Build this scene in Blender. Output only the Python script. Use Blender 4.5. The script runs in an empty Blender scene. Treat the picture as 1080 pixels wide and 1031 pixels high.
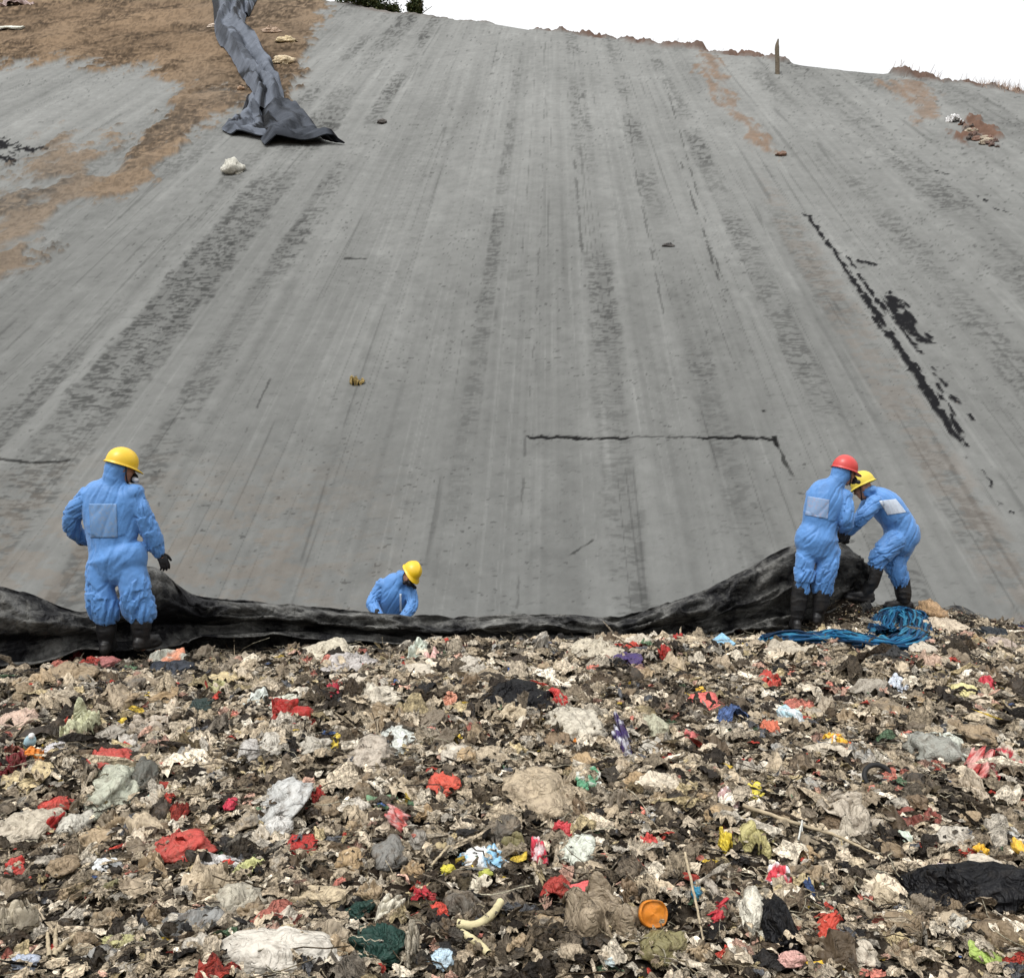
import bpy, bmesh, math, random
import numpy as np
from mathutils import Vector, Matrix
from mathutils.bvhtree import BVHTree
R = math.radians
random.seed(7); RNG = np.random.default_rng(11)
S = bpy.context.scene
COL = S.collection
# ------------------------------------------------------------ camera, sky, sun, exposure
F = 950.0                       # focal length in photo pixels (photo 1080 x 1031)
CAMZ = 1.6
PITCH = math.atan(25.5 / F)
cam_d = bpy.data.cameras.new('camera'); cam = bpy.data.objects.new('camera', cam_d); COL.objects.link(cam)
cam_d.sensor_width = 36; cam_d.lens = F / 1080 * 36; cam_d.clip_start = .05; cam_d.clip_end = 1500
cam.location = (0, 0, CAMZ); cam.rotation_euler = (R(90) - PITCH, 0, 0)
S.camera = cam
S.view_settings.view_transform = 'Standard'; S.view_settings.look = 'None'
S.view_settings.exposure = 0.0; S.view_settings.gamma = 1.0
SUN_EL, SUN_AZ = 60, 215        # degrees; the sun stands behind the camera, a bit to the left, above thin cloud
w = bpy.data.worlds.new('World'); S.world = w; w.use_nodes = True
nt = w.node_tree; nt.nodes.clear()
sky = nt.nodes.new('ShaderNodeTexSky'); sky.sky_type = 'NISHITA'; sky.sun_disc = False
sky.sun_elevation = R(SUN_EL); sky.sun_rotation = R(SUN_AZ); sky.air_density = 1.0; sky.dust_density = 6.0; sky.ozone_density = 1.0
hs = nt.nodes.new('ShaderNodeHueSaturation'); hs.inputs['Saturation'].default_value = 0.10
gm = nt.nodes.new('ShaderNodeGamma'); gm.inputs['Gamma'].default_value = 0.45      # an even cloud layer: zenith and horizon nearly alike
bg = nt.nodes.new('ShaderNodeBackground'); bg.inputs['Strength'].default_value = 0.15
out = nt.nodes.new('ShaderNodeOutputWorld')
mu = nt.nodes.new('ShaderNodeVectorMath'); mu.operation = 'SCALE'; 
# an overcast sky is brighter overhead than at the horizon
tcw = nt.nodes.new('ShaderNodeTexCoord'); sx = nt.nodes.new('ShaderNodeSeparateXYZ'); nt.links.new(tcw.outputs['Generated'], sx.inputs[0])
mr = nt.nodes.new('ShaderNodeMapRange'); mr.inputs['From Min'].default_value = 0; mr.inputs['From Max'].default_value = 1; mr.inputs['To Min'].default_value = 2.7; mr.inputs['To Max'].default_value = 7.2
nt.links.new(sx.outputs['Z'], mr.inputs['Value']); nt.links.new(mr.outputs[0], mu.inputs['Scale'])
nt.links.new(sky.outputs[0], hs.inputs['Color']); nt.links.new(hs.outputs[0], gm.inputs['Color'])
nt.links.new(gm.outputs[0], mu.inputs[0]); nt.links.new(mu.outputs[0], bg.inputs['Color']); nt.links.new(bg.outputs[0], out.inputs[0])
sd = bpy.data.lights.new('sun', 'SUN'); sd.energy = 1.5; sd.angle = R(14); sd.color = (1, .97, .92)
so = bpy.data.objects.new('sun', sd); COL.objects.link(so)
az = R(SUN_AZ); sdir = Vector((math.sin(az) * math.cos(R(SUN_EL)), math.cos(az) * math.cos(R(SUN_EL)), math.sin(R(SUN_EL))))
so.rotation_euler = sdir.to_track_quat('Z', 'Y').to_euler()

# ------------------------------------------------------------ noise
_PERM = np.random.default_rng(3).permutation(4096).astype(np.int64)
_VAL = np.random.default_rng(4).random(4096)
def _h(ix, iy, iz=0, seed=0):
    return _VAL[_PERM[(_PERM[(_PERM[(ix + seed * 131) & 4095] + iy) & 4095] + iz) & 4095]]
def vn2(x, y, seed=0):
    x = np.asarray(x, float); y = np.asarray(y, float)
    ix = np.floor(x).astype(np.int64); iy = np.floor(y).astype(np.int64)
    fx = x - ix; fy = y - iy; fx = fx * fx * (3 - 2 * fx); fy = fy * fy * (3 - 2 * fy)
    a = _h(ix, iy, 0, seed); b = _h(ix + 1, iy, 0, seed); c = _h(ix, iy + 1, 0, seed); d = _h(ix + 1, iy + 1, 0, seed)
    return (a + (b - a) * fx) * (1 - fy) + (c + (d - c) * fx) * fy
def vn3(x, y, z, seed=0):
    ix = np.floor(x).astype(np.int64); iy = np.floor(y).astype(np.int64); iz = np.floor(z).astype(np.int64)
    fx = x - ix; fy = y - iy; fz = z - iz
    fx = fx * fx * (3 - 2 * fx); fy = fy * fy * (3 - 2 * fy); fz = fz * fz * (3 - 2 * fz)
    r = 0
    for dz in (0, 1):
        a = _h(ix, iy, iz + dz, seed); b = _h(ix + 1, iy, iz + dz, seed); c = _h(ix, iy + 1, iz + dz, seed); d = _h(ix + 1, iy + 1, iz + dz, seed)
        r = r + ((a + (b - a) * fx) * (1 - fy) + (c + (d - c) * fx) * fy) * (fz if dz else 1 - fz)
    return r
def fbm(x, y, o=4, seed=0, g=.5):
    r = 0; a = 1; t = 0
    for k in range(o):
        r = r + a * vn2(x * 2.03 ** k + k * 17.3, y * 2.03 ** k + k * 9.1, seed + k); t += a; a *= g
    return r / t
def fbm3(p, f, o=3, seed=0):
    r = 0; a = 1; t = 0
    for k in range(o):
        s = f * 2.03 ** k; r = r + a * vn3(p[:, 0] * s + k * 7.7, p[:, 1] * s, p[:, 2] * s, seed + k); t += a; a *= .5
    return r / t
def sst(a, b, x):
    t = np.clip((x - a) / (b - a), 0, 1); return t * t * (3 - 2 * t)
def ridge(n): return 1 - np.abs(2 * n - 1)

# ------------------------------------------------------------ object helpers
def tag(o, label=None, cat=None, group=None, kind=None):
    if label: o['label'] = label
    if cat: o['category'] = cat
    if group: o['group'] = group
    if kind: o['kind'] = kind
    return o
def mesh_np(name, V, Fq, mats, parent=None, smooth=True, col=None, attrs=None, matidx=None):
    """V (n,3); Fq (m,4) or (m,3) int array"""
    V = np.asarray(V, np.float32); Fq = np.asarray(Fq, np.int32); k = Fq.shape[1]
    me = bpy.data.meshes.new(name)
    me.vertices.add(len(V)); me.vertices.foreach_set('co', V.ravel())
    me.loops.add(Fq.size); me.loops.foreach_set('vertex_index', Fq.ravel())
    me.polygons.add(len(Fq)); me.polygons.foreach_set('loop_start', np.arange(0, Fq.size, k, dtype=np.int32))
    me.polygons.foreach_set('loop_total', np.full(len(Fq), k, np.int32))
    me.polygons.foreach_set('use_smooth', np.full(len(Fq), bool(smooth)))
    if matidx is not None: me.polygons.foreach_set('material_index', np.asarray(matidx, np.int32))
    me.update(calc_edges=True)
    if col is not None:
        a = me.attributes.new('Col', 'FLOAT_COLOR', 'POINT')
        c = np.ones((len(V), 4), np.float32); c[:, :3] = col; a.data.foreach_set('color', c.ravel())
    for m in (mats if isinstance(mats, (list, tuple)) else [mats]): me.materials.append(m)
    o = bpy.data.objects.new(name, me); COL.objects.link(o)
    if parent: o.parent = parent
    return o
def grid_faces(nr, nc, wrap=False):
    i = np.arange((nr - 1))[:, None]; j = np.arange(nc if wrap else nc - 1)[None, :]
    a = i * nc + j; b = i * nc + (j + 1) % nc
    return np.stack([a, b, b + nc, a + nc], -1).reshape(-1, 4)
def empty(name, loc):
    o = bpy.data.objects.new(name, None); COL.objects.link(o); o.location = loc; return o

# ------------------------------------------------------------ camera rays
cp, sp = math.cos(PITCH), math.sin(PITCH)
def ray(px, py):
    x = (px - 540) / F; z = -(py - 515.5) / F; y = 1.0
    return np.array([x, y * cp + z * sp, -y * sp + z * cp])
def W(px, py, Y):
    d = ray(px, py); return np.array([0, 0, CAMZ]) + d * (Y / d[1])
def to_px(X, Y, Z):
    z = Z - CAMZ; yy = Y * cp - z * sp; zz = Y * sp + z * cp
    return 540 + F * X / yy, 515.5 - F * zz / yy
def hit(px, py, fn, y0=1.2, y1=130):
    d = ray(px, py); ts = np.geomspace(y0, y1, 900) / d[1]
    P = np.array([0, 0, CAMZ])[None] + ts[:, None] * d[None]
    s = P[:, 2] - fn(P[:, 0], P[:, 1]); k = np.where(s < 0)[0]
    if len(k) == 0: return None
    k = k[0]
    if k == 0: return P[0]
    a, b = ts[k - 1], ts[k]
    for _ in range(24):
        m = (a + b) / 2; p = np.array([0, 0, CAMZ]) + m * d
        if p[2] < fn(np.array([p[0]]), np.array([p[1]]))[0]: b = m
        else: a = m
    return np.array([0, 0, CAMZ]) + b * d

# ------------------------------------------------------------ materials
def new_mat(name):
    m = bpy.data.materials.new(name); m.use_nodes = True
    return m, m.node_tree, m.node_tree.nodes['Principled BSDF']
def N(nt, t, **kw):
    n = nt.nodes.new(t)
    for k, v in kw.items():
        if k.startswith('i_'): n.inputs[k[2:].replace('_', ' ')].default_value = v
        else: setattr(n, k, v)
    return n
def mix(nt, fac, a, b, blend='MIX'):
    n = nt.nodes.new('ShaderNodeMix'); n.data_type = 'RGBA'; n.blend_type = blend
    for sock, v in ((n.inputs[0], fac), (n.inputs[6], a), (n.inputs[7], b)):
        if isinstance(v, bpy.types.NodeSocket): nt.links.new(v, sock)
        else: sock.default_value = v if not isinstance(v, tuple) or len(v) == 4 else (*v, 1)
    return n.outputs[2]
def ramp(nt, src, *stops):
    n = nt.nodes.new('ShaderNodeValToRGB'); e = n.color_ramp.elements
    while len(e) < len(stops): e.new(.5)
    for k, (p, c) in enumerate(stops): e[k].position = p; e[k].color = (c, c, c, 1) if not isinstance(c, tuple) else (*c, 1)
    nt.links.new(src, n.inputs[0]); return n.outputs[0]
def noise(nt, scale, detail=4, rough=.6, vec=None, stretch=None):
    n = N(nt, 'ShaderNodeTexNoise'); n.inputs['Scale'].default_value = scale; n.inputs['Detail'].default_value = detail; n.inputs['Roughness'].default_value = rough
    tc = N(nt, 'ShaderNodeTexCoord'); v = tc.outputs['Object']
    if stretch:
        mp = N(nt, 'ShaderNodeMapping'); mp.inputs['Scale'].default_value = stretch; nt.links.new(v, mp.inputs[0]); v = mp.outputs[0]
    nt.links.new(v, n.inputs['Vector']); return n.outputs['Fac']
def bump(nt, bsdf, h, strength, dist=.01):
    b = N(nt, 'ShaderNodeBump'); b.inputs['Strength'].default_value = strength; b.inputs['Distance'].default_value = dist
    nt.links.new(h, b.inputs['Height']); nt.links.new(b.outputs[0], bsdf.inputs['Normal']); return b
def attr_mat(name, rough=.8, n1=12, lo=.7, hi=1.25, mud=(.045, .033, .022), mudamt=0.0, bscale=60, bstr=.4, bdist=.01, spec=.12, crumple=0, cdist=.02, cscale=16):
    m, nt, b = new_mat(name)
    a = N(nt, 'ShaderNodeAttribute', attribute_name='Col')
    v = ramp(nt, noise(nt, n1, 5), (.3, lo), (.7, hi))
    c = mix(nt, 1.0, a.outputs['Color'], v, 'MULTIPLY')
    if mudamt: c = mix(nt, ramp(nt, noise(nt, n1 * 1.7, 6, .7), (.47, 0.0), (.68, mudamt)), c, mud)
    nt.links.new(c, b.inputs['Base Color']); b.inputs['Roughness'].default_value = rough; b.inputs['Specular IOR Level'].default_value = spec
    if bstr: bp = bump(nt, b, noise(nt, bscale, 5, .65), bstr, bdist)
    if crumple:
        n = N(nt, 'ShaderNodeTexNoise'); n.inputs['Scale'].default_value = cscale; n.inputs['Detail'].default_value = 3; n.inputs['Roughness'].default_value = .55; n.inputs['Distortion'].default_value = .6
        tc = N(nt, 'ShaderNodeTexCoord'); nt.links.new(tc.outputs['Object'], n.inputs['Vector'])
        m1 = N(nt, 'ShaderNodeMath', operation='SUBTRACT'); nt.links.new(n.outputs['Fac'], m1.inputs[0]); m1.inputs[1].default_value = .5
        m2 = N(nt, 'ShaderNodeMath', operation='ABSOLUTE'); nt.links.new(m1.outputs[0], m2.inputs[0])
        m3 = N(nt, 'ShaderNodeMath', operation='POWER'); nt.links.new(m2.outputs[0], m3.inputs[0]); m3.inputs[1].default_value = .6
        b2 = N(nt, 'ShaderNodeBump'); b2.inputs['Strength'].default_value = crumple; b2.inputs['Distance'].default_value = cdist; nt.links.new(m3.outputs[0], b2.inputs['Height'])
        if bstr: nt.links.new(b2.outputs[0], bp.inputs['Normal'])
        else: nt.links.new(b2.outputs[0], b.inputs['Normal'])
    return m
def flat_mat(name, c, rough=.7, var=.25, n1=20, mudamt=0.0, mud=(.09, .07, .05), bscale=50, bstr=.3, bdist=.01, spec=.12, stretch=None):
    m, nt, b = new_mat(name)
    v = ramp(nt, noise(nt, n1, 5, stretch=stretch), (.3, 1 - var), (.7, 1 + var))
    cc = mix(nt, 1.0, c, v, 'MULTIPLY')
    if mudamt: cc = mix(nt, ramp(nt, noise(nt, n1 * .6, 6, .7), (.45, 0.0), (.7, mudamt)), cc, mud)
    nt.links.new(cc, b.inputs['Base Color']); b.inputs['Roughness'].default_value = rough; b.inputs['Specular IOR Level'].default_value = spec
    if bstr: bump(nt, b, noise(nt, bscale, 4, .6, stretch=stretch), bstr, bdist)
    return m

# ============================================================ THE SLOPE
SA = math.atan(40 / F); SD = np.array([math.sin(SA), math.cos(SA)]); SU = np.array([math.cos(SA), -math.sin(SA)])
TAN = .684; OFF = 8.87
CN = np.array([.603, .797]); CC = 41.9
def softplus(x): return np.where(x > 20, x, np.log1p(np.exp(np.minimum(x, 20))))
def slope_base(X, Y):
    v = X * SD[0] + Y * SD[1]
    dc = X * CN[0] + Y * CN[1] - CC
    wob = (fbm(X * .35, Y * .35, 3, 50) - .5) * 1.0
    z = TAN * v - OFF - .8 * .5 * softplus((dc + wob) / .5)
    return -1.35 + .12 * softplus((z + 1.35) / .12)
def px_uv(px, py):
    """photo pixel on the slope plane -> (u, v)"""
    d = ray(px, py); n = np.array([SD[0] * TAN, SD[1] * TAN, -1.0])
    t = (OFF + CAMZ) / (d @ n); p = t * d
    return np.array([p[0] * SU[0] + p[1] * SU[1], p[0] * SD[0] + p[1] * SD[1]])
def poly_sd(px, py, poly):
    """signed distance, positive inside"""
    d = np.full(px.shape, 1e9); ins = np.zeros(px.shape, bool); n = len(poly)
    for k in range(n):
        x0, y0 = poly[k]; x1, y1 = poly[(k + 1) % n]
        ex, ey = x1 - x0, y1 - y0; t = np.clip(((px - x0) * ex + (py - y0) * ey) / (ex * ex + ey * ey + 1e-9), 0, 1)
        d = np.minimum(d, np.hypot(px - x0 - t * ex, py - y0 - t * ey))
        c = ((y0 > py) != (y1 > py)) & (px < (x1 - x0) * (py - y0) / (y1 - y0 + 1e-12) + x0); ins ^= c
    return np.where(ins, d, -d)
def line_d(u, v, pts):
    d = np.full(u.shape, 1e9)
    for a, b in zip(pts[:-1], pts[1:]):
        e = b - a; t = np.clip(((u - a[0]) * e[0] + (v - a[1]) * e[1]) / (e @ e + 1e-9), 0, 1)
        d = np.minimum(d, np.hypot(u - a[0] - t * e[0], v - a[1] - t * e[1]))
    return d
rows = np.concatenate([np.linspace(-110, 655, 600), np.linspace(660, 800, 40)])
Yr = 9946.0 / (160 + np.clip(rows, -78, 2000)); Yr[rows < -78] = 9946 / 82. + (-78 - rows[rows < -78]) * 1.2
Yr = Yr[::-1]
tx = np.linspace(-.86, .86, 1120)
Yg, Tg = np.meshgrid(Yr, tx, indexing='ij'); Xg = (Tg + .042) * Yg
Xf, Yf = Xg.ravel(), Yg.ravel(); U = Xf * SU[0] + Yf * SU[1]; V = Xf * SD[0] + Yf * SD[1]
Z0 = slope_base(Xf, Yf); PX, PY = to_px(Xf, Yf, TAN * V - OFF)
PX = PX + (fbm(U * 1.1, V * .6, 4, 21) - .5) * 34; PY = PY + (fbm(U * 1.1, V * .6, 4, 27) - .5) * 22
DC = Xf * CN[0] + Yf * CN[1] - CC
hz = (fbm(U * .25, V * .12, 3, 1) - .5) * .35                                  # broad unevenness
streak = fbm(U * 2.4, V * .05, 4, 5, .6) - .5
streak2 = fbm(U * 11, V * .10, 3, 8, .65) - .5
fine = fbm(U * 9, V * 9, 4, 12, .6) - .5
dash = .74 * fbm(U * 6.5 + .7 * fbm(U, V, 2, 3), V * 19.0, 3, 31, .62) + .26 * fbm(U * 2.4, V * 5, 3, 33, .6)              # short marks lying across the slope
hz += streak * .035 + streak2 * .007 + fine * .018
c0 = np.array([.143, .145, .139])
bright = 1 + streak * .30 * (.4 + 1.2 * fbm(U * .3, V * .2, 2, 41)) + streak2 * .20 * (.3 + 1.4 * fbm(U * .8, V * .25, 3, 42)) + (fbm(U * 3, V * 3, 4, 43, .6) - .5) * .14 + (fbm(U * .5, V * .2, 4, 40) - .5) * .30 + fine * .10
bright *= .84 + .30 * sst(13, 40, V)                                            # clay face darker at the foot, lighter toward the top
colr = c0[None] * bright[:, None]
BANDS = [(-8.67, .72, 1.0), (-6.85, .36, .95), (-10.1, .4, .6), (-4.14, .75, .30), (-3.2, .25, .25), (-1.47, .2, .55), (1.15, .36, .62), (1.9, .2, .25), (3.0, .30, .85), (5.0, .32, .8),
         (6.4, .42, .42), (9.2, .4, .5), (11.2, .7, .65), (13.5, .8, .6), (-12.6, .8, .45), (-15.5, .8, .5), (16, 1., .5), (.3, .15, .2)]
band = np.zeros_like(U)
for k, (uc, hw, st) in enumerate(BANDS):
    wv = uc + (fbm(V * .25 + k * 9, V * 0 + k, 3, 60) - .5) * .5 * hw + (fbm(U * 6, V * 3, 2, 61 + k) - .5) * hw * .6
    m = np.exp(-((U - wv) / hw) ** 8) * st * np.clip(.25 + 1.5 * (fbm(V * .33 + k * 31, V * 0 + k * 3, 3, 70) - .28), 0.1, 1)
    band = np.maximum(band, m)
bite = sst(.47, .61, dash) * sst(.10, .45, band) * np.clip(band * 1.4, 0, 1)
colr *= (1 - .16 * band - .46 * bite)[:, None]
hz += -.006 * bite + band * (dash - .5) * .05
ln = ridge(fbm(U * 3.3 + (fbm(U * .5, V * .12, 2, 81) - .5) * .5, V * .02, 2, 80)); ln2 = ridge(fbm(U * 5.1 + 40, V * .03, 2, 83))
brk = sst(.42, .55, fbm(U * 2, V * .5, 3, 84))
colr *= (1 - .26 * sst(.955, .99, ln) * brk + .13 * sst(.95, .99, ln2) * (1 - brk))[:, None]
# dark specks and nicks
gate = sst(.40, .62, fbm(U * .5, V * .3, 3, 91))
spk = sst(.76, .80, fbm(U * 9, V * 17, 3, 90, .6)) * gate
spk2 = sst(.75, .79, fbm(U * 6, V * 24, 3, 93, .55)) * (.35 + .9 * sst(7, 12, U))
blot = sst(.55, .75, fbm(U * 2.2, V * 2.6, 5, 95, .65)) * (.3 + .7 * gate)
colr *= (1 - .45 * np.clip(spk + spk2, 0, 1) - .10 * blot + .10 * sst(.55, .8, fbm(U * 1.3, V * 1.1, 5, 97, .6)))[:, None]; hz -= .003 * spk + .003 * spk2 + .004 * blot
# cracks and tar marks
def uvl(pts): return [px_uv(*p) for p in pts]
def jag(a): return (fbm(U * 7, V * 7, 3, a) - .5)
def carve(pts, wd, depth, dark, seed, gate=None, wobble=.06):
    global colr, hz
    P = uvl(pts); d = line_d(U + jag(seed) * wobble, V + jag(seed + 1) * wobble, P)
    m = 1 - sst(wd * .5, wd, d + (fbm(U * 4, V * 4, 2, seed + 2) - .5) * wd * .9)
    if gate: m = m * sst(gate, gate + .06, fbm(U * 1.6, V * 1.6, 3, seed + 3))
    colr = colr * (1 - m[:, None]) + colr * m[:, None] * dark; hz = hz - m * depth * .06  # crack shade is painted into the clay colour; relief stays slight
carve([(557, 457), (600, 459), (628, 463), (661, 463)], .050, .14, .05, 200, None, .10)
carve([(661, 463), (700, 464), (738, 466)], .022, .03, .4, 205)
carve([(738, 466), (780, 465), (818, 468)], .045, .12, .06, 210, None, .10)
carve([(806, 438), (815, 462), (820, 474)], .06, .08, .1, 215, .34)
carve([(820, 474), (830, 497), (842, 520)], .035, .05, .25, 220, .42)
carve([(-40, 480), (0, 484), (40, 487), (72, 485)], .04, .06, .25, 225, .36)
carve([(576, 20), (572, 200), (565, 330), (553, 480), (545, 640)], .022, .02, .7, 230, .43)
carve([(300, 367), (256, 462)], .03, .04, .5, 235, .52)
carve([(364, 269), (385, 269)], .06, .05, .3, 240)
carve([(606, 165), (617, 300)], .04, .03, .6, 245, .42)
carve([(652, 40), (672, 190), (700, 330)], .03, .03, .6, 247, .45)
carve([(718, 170), (765, 318)], .04, .04, .4, 250, .42)
carve([(600, 585), (625, 570)], .03, .03, .4, 255, .35)
carve([(700, 80), (760, 290)], .03, .03, .5, 257, .47)
tar = [([(850, 222), (880, 262), (900, 292), (930, 337), (970, 400), (1010, 462)], .105, .22), ([(895, 268), (925, 315), (960, 350)], .06, .34),
       ([(905, 300), (935, 345), (960, 385), (985, 420)], .11, .30), ([(940, 310), (958, 345)], .30, .30), ([(965, 350), (978, 357)], .22, .25), ([(960, 355), (1000, 410), (1025, 440)], .09, .40), ([(980, 395), (1000, 430), (1020, 465)], .10, .40),
       ([(1018, 475), (1045, 505), (1055, 530)], .045, .44), ([(906, 270), (918, 274)], .14, None), ([(1064, 533), (1071, 535)], .05, None), ([(-10, 148), (20, 160), (44, 156)], .42, .34), ([(-30, 163), (18, 170)], .3, .40),
       ([(1020, 205), (1040, 214)], .10, .35), ([(1050, 222), (1070, 230)], .08, .35), ([(985, 180), (1000, 184)], .08, .35)]
for k, (pts, wd, g) in enumerate(tar):
    d = line_d(U + jag(300 + k) * (.09 if k < 2 or k in (5, 6) else .2), V + jag(330 + k) * .3, uvl(pts))
    m = 1 - sst(wd * .7, wd * 1.05, d + (fbm(U * 5, V * 5, 3, 360 + k) - .5) * wd * .8 + (ridge(fbm(U * 11, V * 1.6, 3, 380)) - .6) * wd * 1.2)
    if g: m = m * sst(g + .04, g + .12, fbm(U * 3.5, V * 3.5, 3, 390 + k))
    colr = colr * (1 - m[:, None]) + np.array([.010, .010, .011]) * m[:, None]; hz = hz + m * .015
# bare soil on top of the clay
soil = np.zeros_like(U)
def soilmask(poly, soft=9, seed=0, amt=1.0, gate=None):
    sdv = poly_sd(PX, PY, poly) + (fbm(U * 1.6, V * 1.0, 4, 400 + seed, .6) - .5) * soft * 3
    gn_ = fbm(U * 2.4, V * 3.4, 5, 460 + seed, .68); m = sst(.34, .62, gn_ + np.clip(sdv / (soft * 3.2), -.5, .5)) * amt
    if gate: m = m * sst(gate, gate + .16, fbm(U * .8, V * .6, 5, 420 + seed, .6))
    return m
soil = np.maximum(soil, soilmask([(-900, 58), (0, 72), (60, 62), (130, 75), (150, 70), (190, 95), (250, 99), (300, 112), (310, 95), (322, 60), (350, 0), (372, -40), (420, -400), (-900, -400)], 8, 1))
soil = np.maximum(soil, soilmask([(190, 92), (272, 98), (225, 130), (180, 165), (122, 208), (100, 214), (100, 196), (130, 178), (150, 150), (160, 130)], 8, 2, .9))
soil = np.maximum(soil, soilmask([(55, 148), (110, 150), (150, 160), (140, 188), (70, 236), (20, 285), (-60, 330), (-300, 340), (-300, 190), (0, 190), (40, 168)], 16, 3, .75, .40))
soilr = np.maximum(soilmask([(732, 55), (760, 60), (770, 95), (792, 140), (800, 156), (790, 152), (768, 118), (748, 92)], 5, 4, .85), soilmask([(785, 140), (800, 142), (822, 162), (818, 168), (800, 162)], 4, 5, .9))
soilr = np.maximum(soilr, soilmask([(925, 85), (975, 90), (990, 128), (968, 126), (945, 104)], 5, 6, .8))
rub = soilmask([(1005, 128), (1025, 132), (1058, 156), (1040, 158), (1015, 146)], 4, 7, 1)
crestm = sst(-1.1, -.1, DC + (fbm(U * .9, V * .9, 3, 440) - .5) * 1.6) * np.clip(sst(555, 575, PX) * (1 - sst(818, 830, PX)) + sst(930, 945, PX) + (PX < 520) * .45, 0, 1)
n1 = fbm(U * .5, V * .5, 4, 450, .6); n2 = fbm(U * 3.2, V * 5.5, 4, 451, .65); n3 = fbm(U * .22, V * .18, 3, 452)
sc = np.array([.150, .105, .068])[None] * (1 - n1[:, None]) * 1.1 + np.array([.215, .152, .098])[None] * n1[:, None]
darkm = sst(.40, .60, fbm(U * .55, V * .4, 4, 453, .6)) * sst(.36, .60, .5 * n2 + .5 * fbm(U * 6, V * 8, 4, 457, .7))
sc = sc * (1 - .66 * darkm[:, None]) * (0.70 + .40 * n3[:, None]) * (.86 + .4 * (fbm(U * 7, V * 13, 4, 455, .7)[:, None] - .35))
brn = sst(.35, .7, fbm(U * .16, V * .12, 3, 456))[:, None]; sc = sc * (1 - brn * .45) + sc.mean(1, keepdims=True) * np.array([1.25, .98, .72]) * brn * .45
rr = np.array([.105, .064, .047])[None] * (.6 + .8 * n2[:, None])
def over(m, c):
    global colr
    colr = colr * (1 - m[:, None]) + c * m[:, None]
over(np.clip(soil, 0, 1), sc); over(soilr * .8 * sst(.25, .6, fbm(U * 4, V * 1.2, 4, 466, .65)), np.array([.15, .095, .06])[None] * (.5 + .9 * n2[:, None]))
over(rub, rr); over(crestm * .9, rr * (.55 + .5 * n1[:, None]))
over(sst(.3, .7, np.exp(-((U - 6.5) / .5) ** 2) * (1 - sst(22, 34, V)) * 1.0) * .22 * sst(.4, .6, n2), np.array([.14, .105, .08])[None] * np.ones((len(U), 1)))
over((1 - sst(13.2, 16.5, V)) * sst(-9, -6.5, -np.abs(U + 6.2) - 4.4) * .25 * sst(.42, .62, n2), np.array([.14, .105, .075])[None] * np.ones((len(U), 1)))
cl_ = sst(.60, .72, fbm(U * 2.6, V * 3.4, 3, 470, .6)); colr *= (1 - .28 * soil * sst(.5, .62, fbm(U * 8, V * 11, 3, 471, .65)))[:, None]
lump = soil * cl_ * .07 + soil * (.10 + (n1 - .5) * .35 + (n2 - .5) * .06) + soilr * ((n2 - .5) * .12 + .04) + rub * ((n2 - .5) * .5 + .1) + crestm * ((fbm(U * 1.6, V * 1.6, 4, 460, .6) - .36) * 1.0)
hz = hz + lump
ZS = Z0 + hz
slope = mesh_np('clay_slope', np.stack([Xf, Yf, ZS], 1), grid_faces(len(Yr), len(tx)), attr_mat('clay', .9, 3.0, .93, 1.07, bscale=30, bstr=.38, bdist=.02, spec=.02), col=np.clip(colr, .01, .9))
tag(slope, kind='structure')
def slope_z(X, Y):
    X = np.atleast_1d(X); Y = np.atleast_1d(Y)
    fi = np.interp(Y, Yr, np.arange(len(Yr))); fj = (X / Y - .042 - tx[0]) / (tx[1] - tx[0])
    i = np.clip(fi.astype(int), 0, len(Yr) - 2); j = np.clip(fj.astype(int), 0, len(tx) - 2); a = np.clip(fi - i, 0, 1); b = np.clip(fj - j, 0, 1)
    G = ZS.reshape(len(Yr), len(tx))
    return (G[i, j] * (1 - b) + G[i, j + 1] * b) * (1 - a) + (G[i + 1, j] * (1 - b) + G[i + 1, j + 1] * b) * a
# far ground sheet reaching the horizon
gv = np.array([[-700, -300, -1.62], [700, -300, -1.62], [700, 900, -1.62], [-700, 900, -1.62]])
tag(mesh_np('ground', gv, [[0, 1, 2, 3]], flat_mat('far_earth', (.16, .12, .08), .95, .3, .2, bscale=1, bstr=.2)), kind='structure')

# ============================================================ THE TIP (compacted refuse the men stand on)
_ex = [-30, -8, -5.2, -4.4, -3, -2, 0, 2.5, 3.5, 6, 8, 30]; _ey = [6.8, 7.2, 7.55, 7.9, 8.25, 8.75, 9.55, 9.95, 10.4, 10.7, 10.7, 10.7]
def tip_z(X, Y):
    X = np.asarray(X, float); Y = np.asarray(Y, float)
    z = -.02 - .20 * sst(7.5, 9.6, Y) * (1 - sst(1.6, 3.6, X)) - .10 * sst(1.6, 3.6, X) * sst(7.0, 9.5, Y)
    z = z + (fbm(X * .55, Y * .55, 3, 500) - .5) * .30 * (1 - .6 * sst(6.5, 8.5, Y)) + (fbm(X * 2.1, Y * 2.1, 4, 505, .55) - .5) * .16
    ye = np.interp(X, _ex, _ey); z = z - .09 * sst(-1.4, -.2, Y - ye) * (1 - sst(3.2, 3.8, X)) - .26 * sst(4.9, 5.9, X) * sst(8, 10, Y) + .09 * np.exp(-((X - 4.5) / .6) ** 2 - ((Y - 10.1) / .6) ** 2) + .24 * np.exp(-((X - 3.68) / .32) ** 2 - ((Y - 9.95) / .35) ** 2)
    return z - sst(0, .7, Y - ye) * (1.28 + z)
gx = np.linspace(-9.5, 9.5, 640); gyr = np.geomspace(1.0, 12.4, 520)
GY, GX = np.meshgrid(gyr, gx, indexing='ij'); GX = GX * (.50 + .50 * GY / 12.4) ; gxf, gyf = GX.ravel(), GY.ravel()
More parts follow.
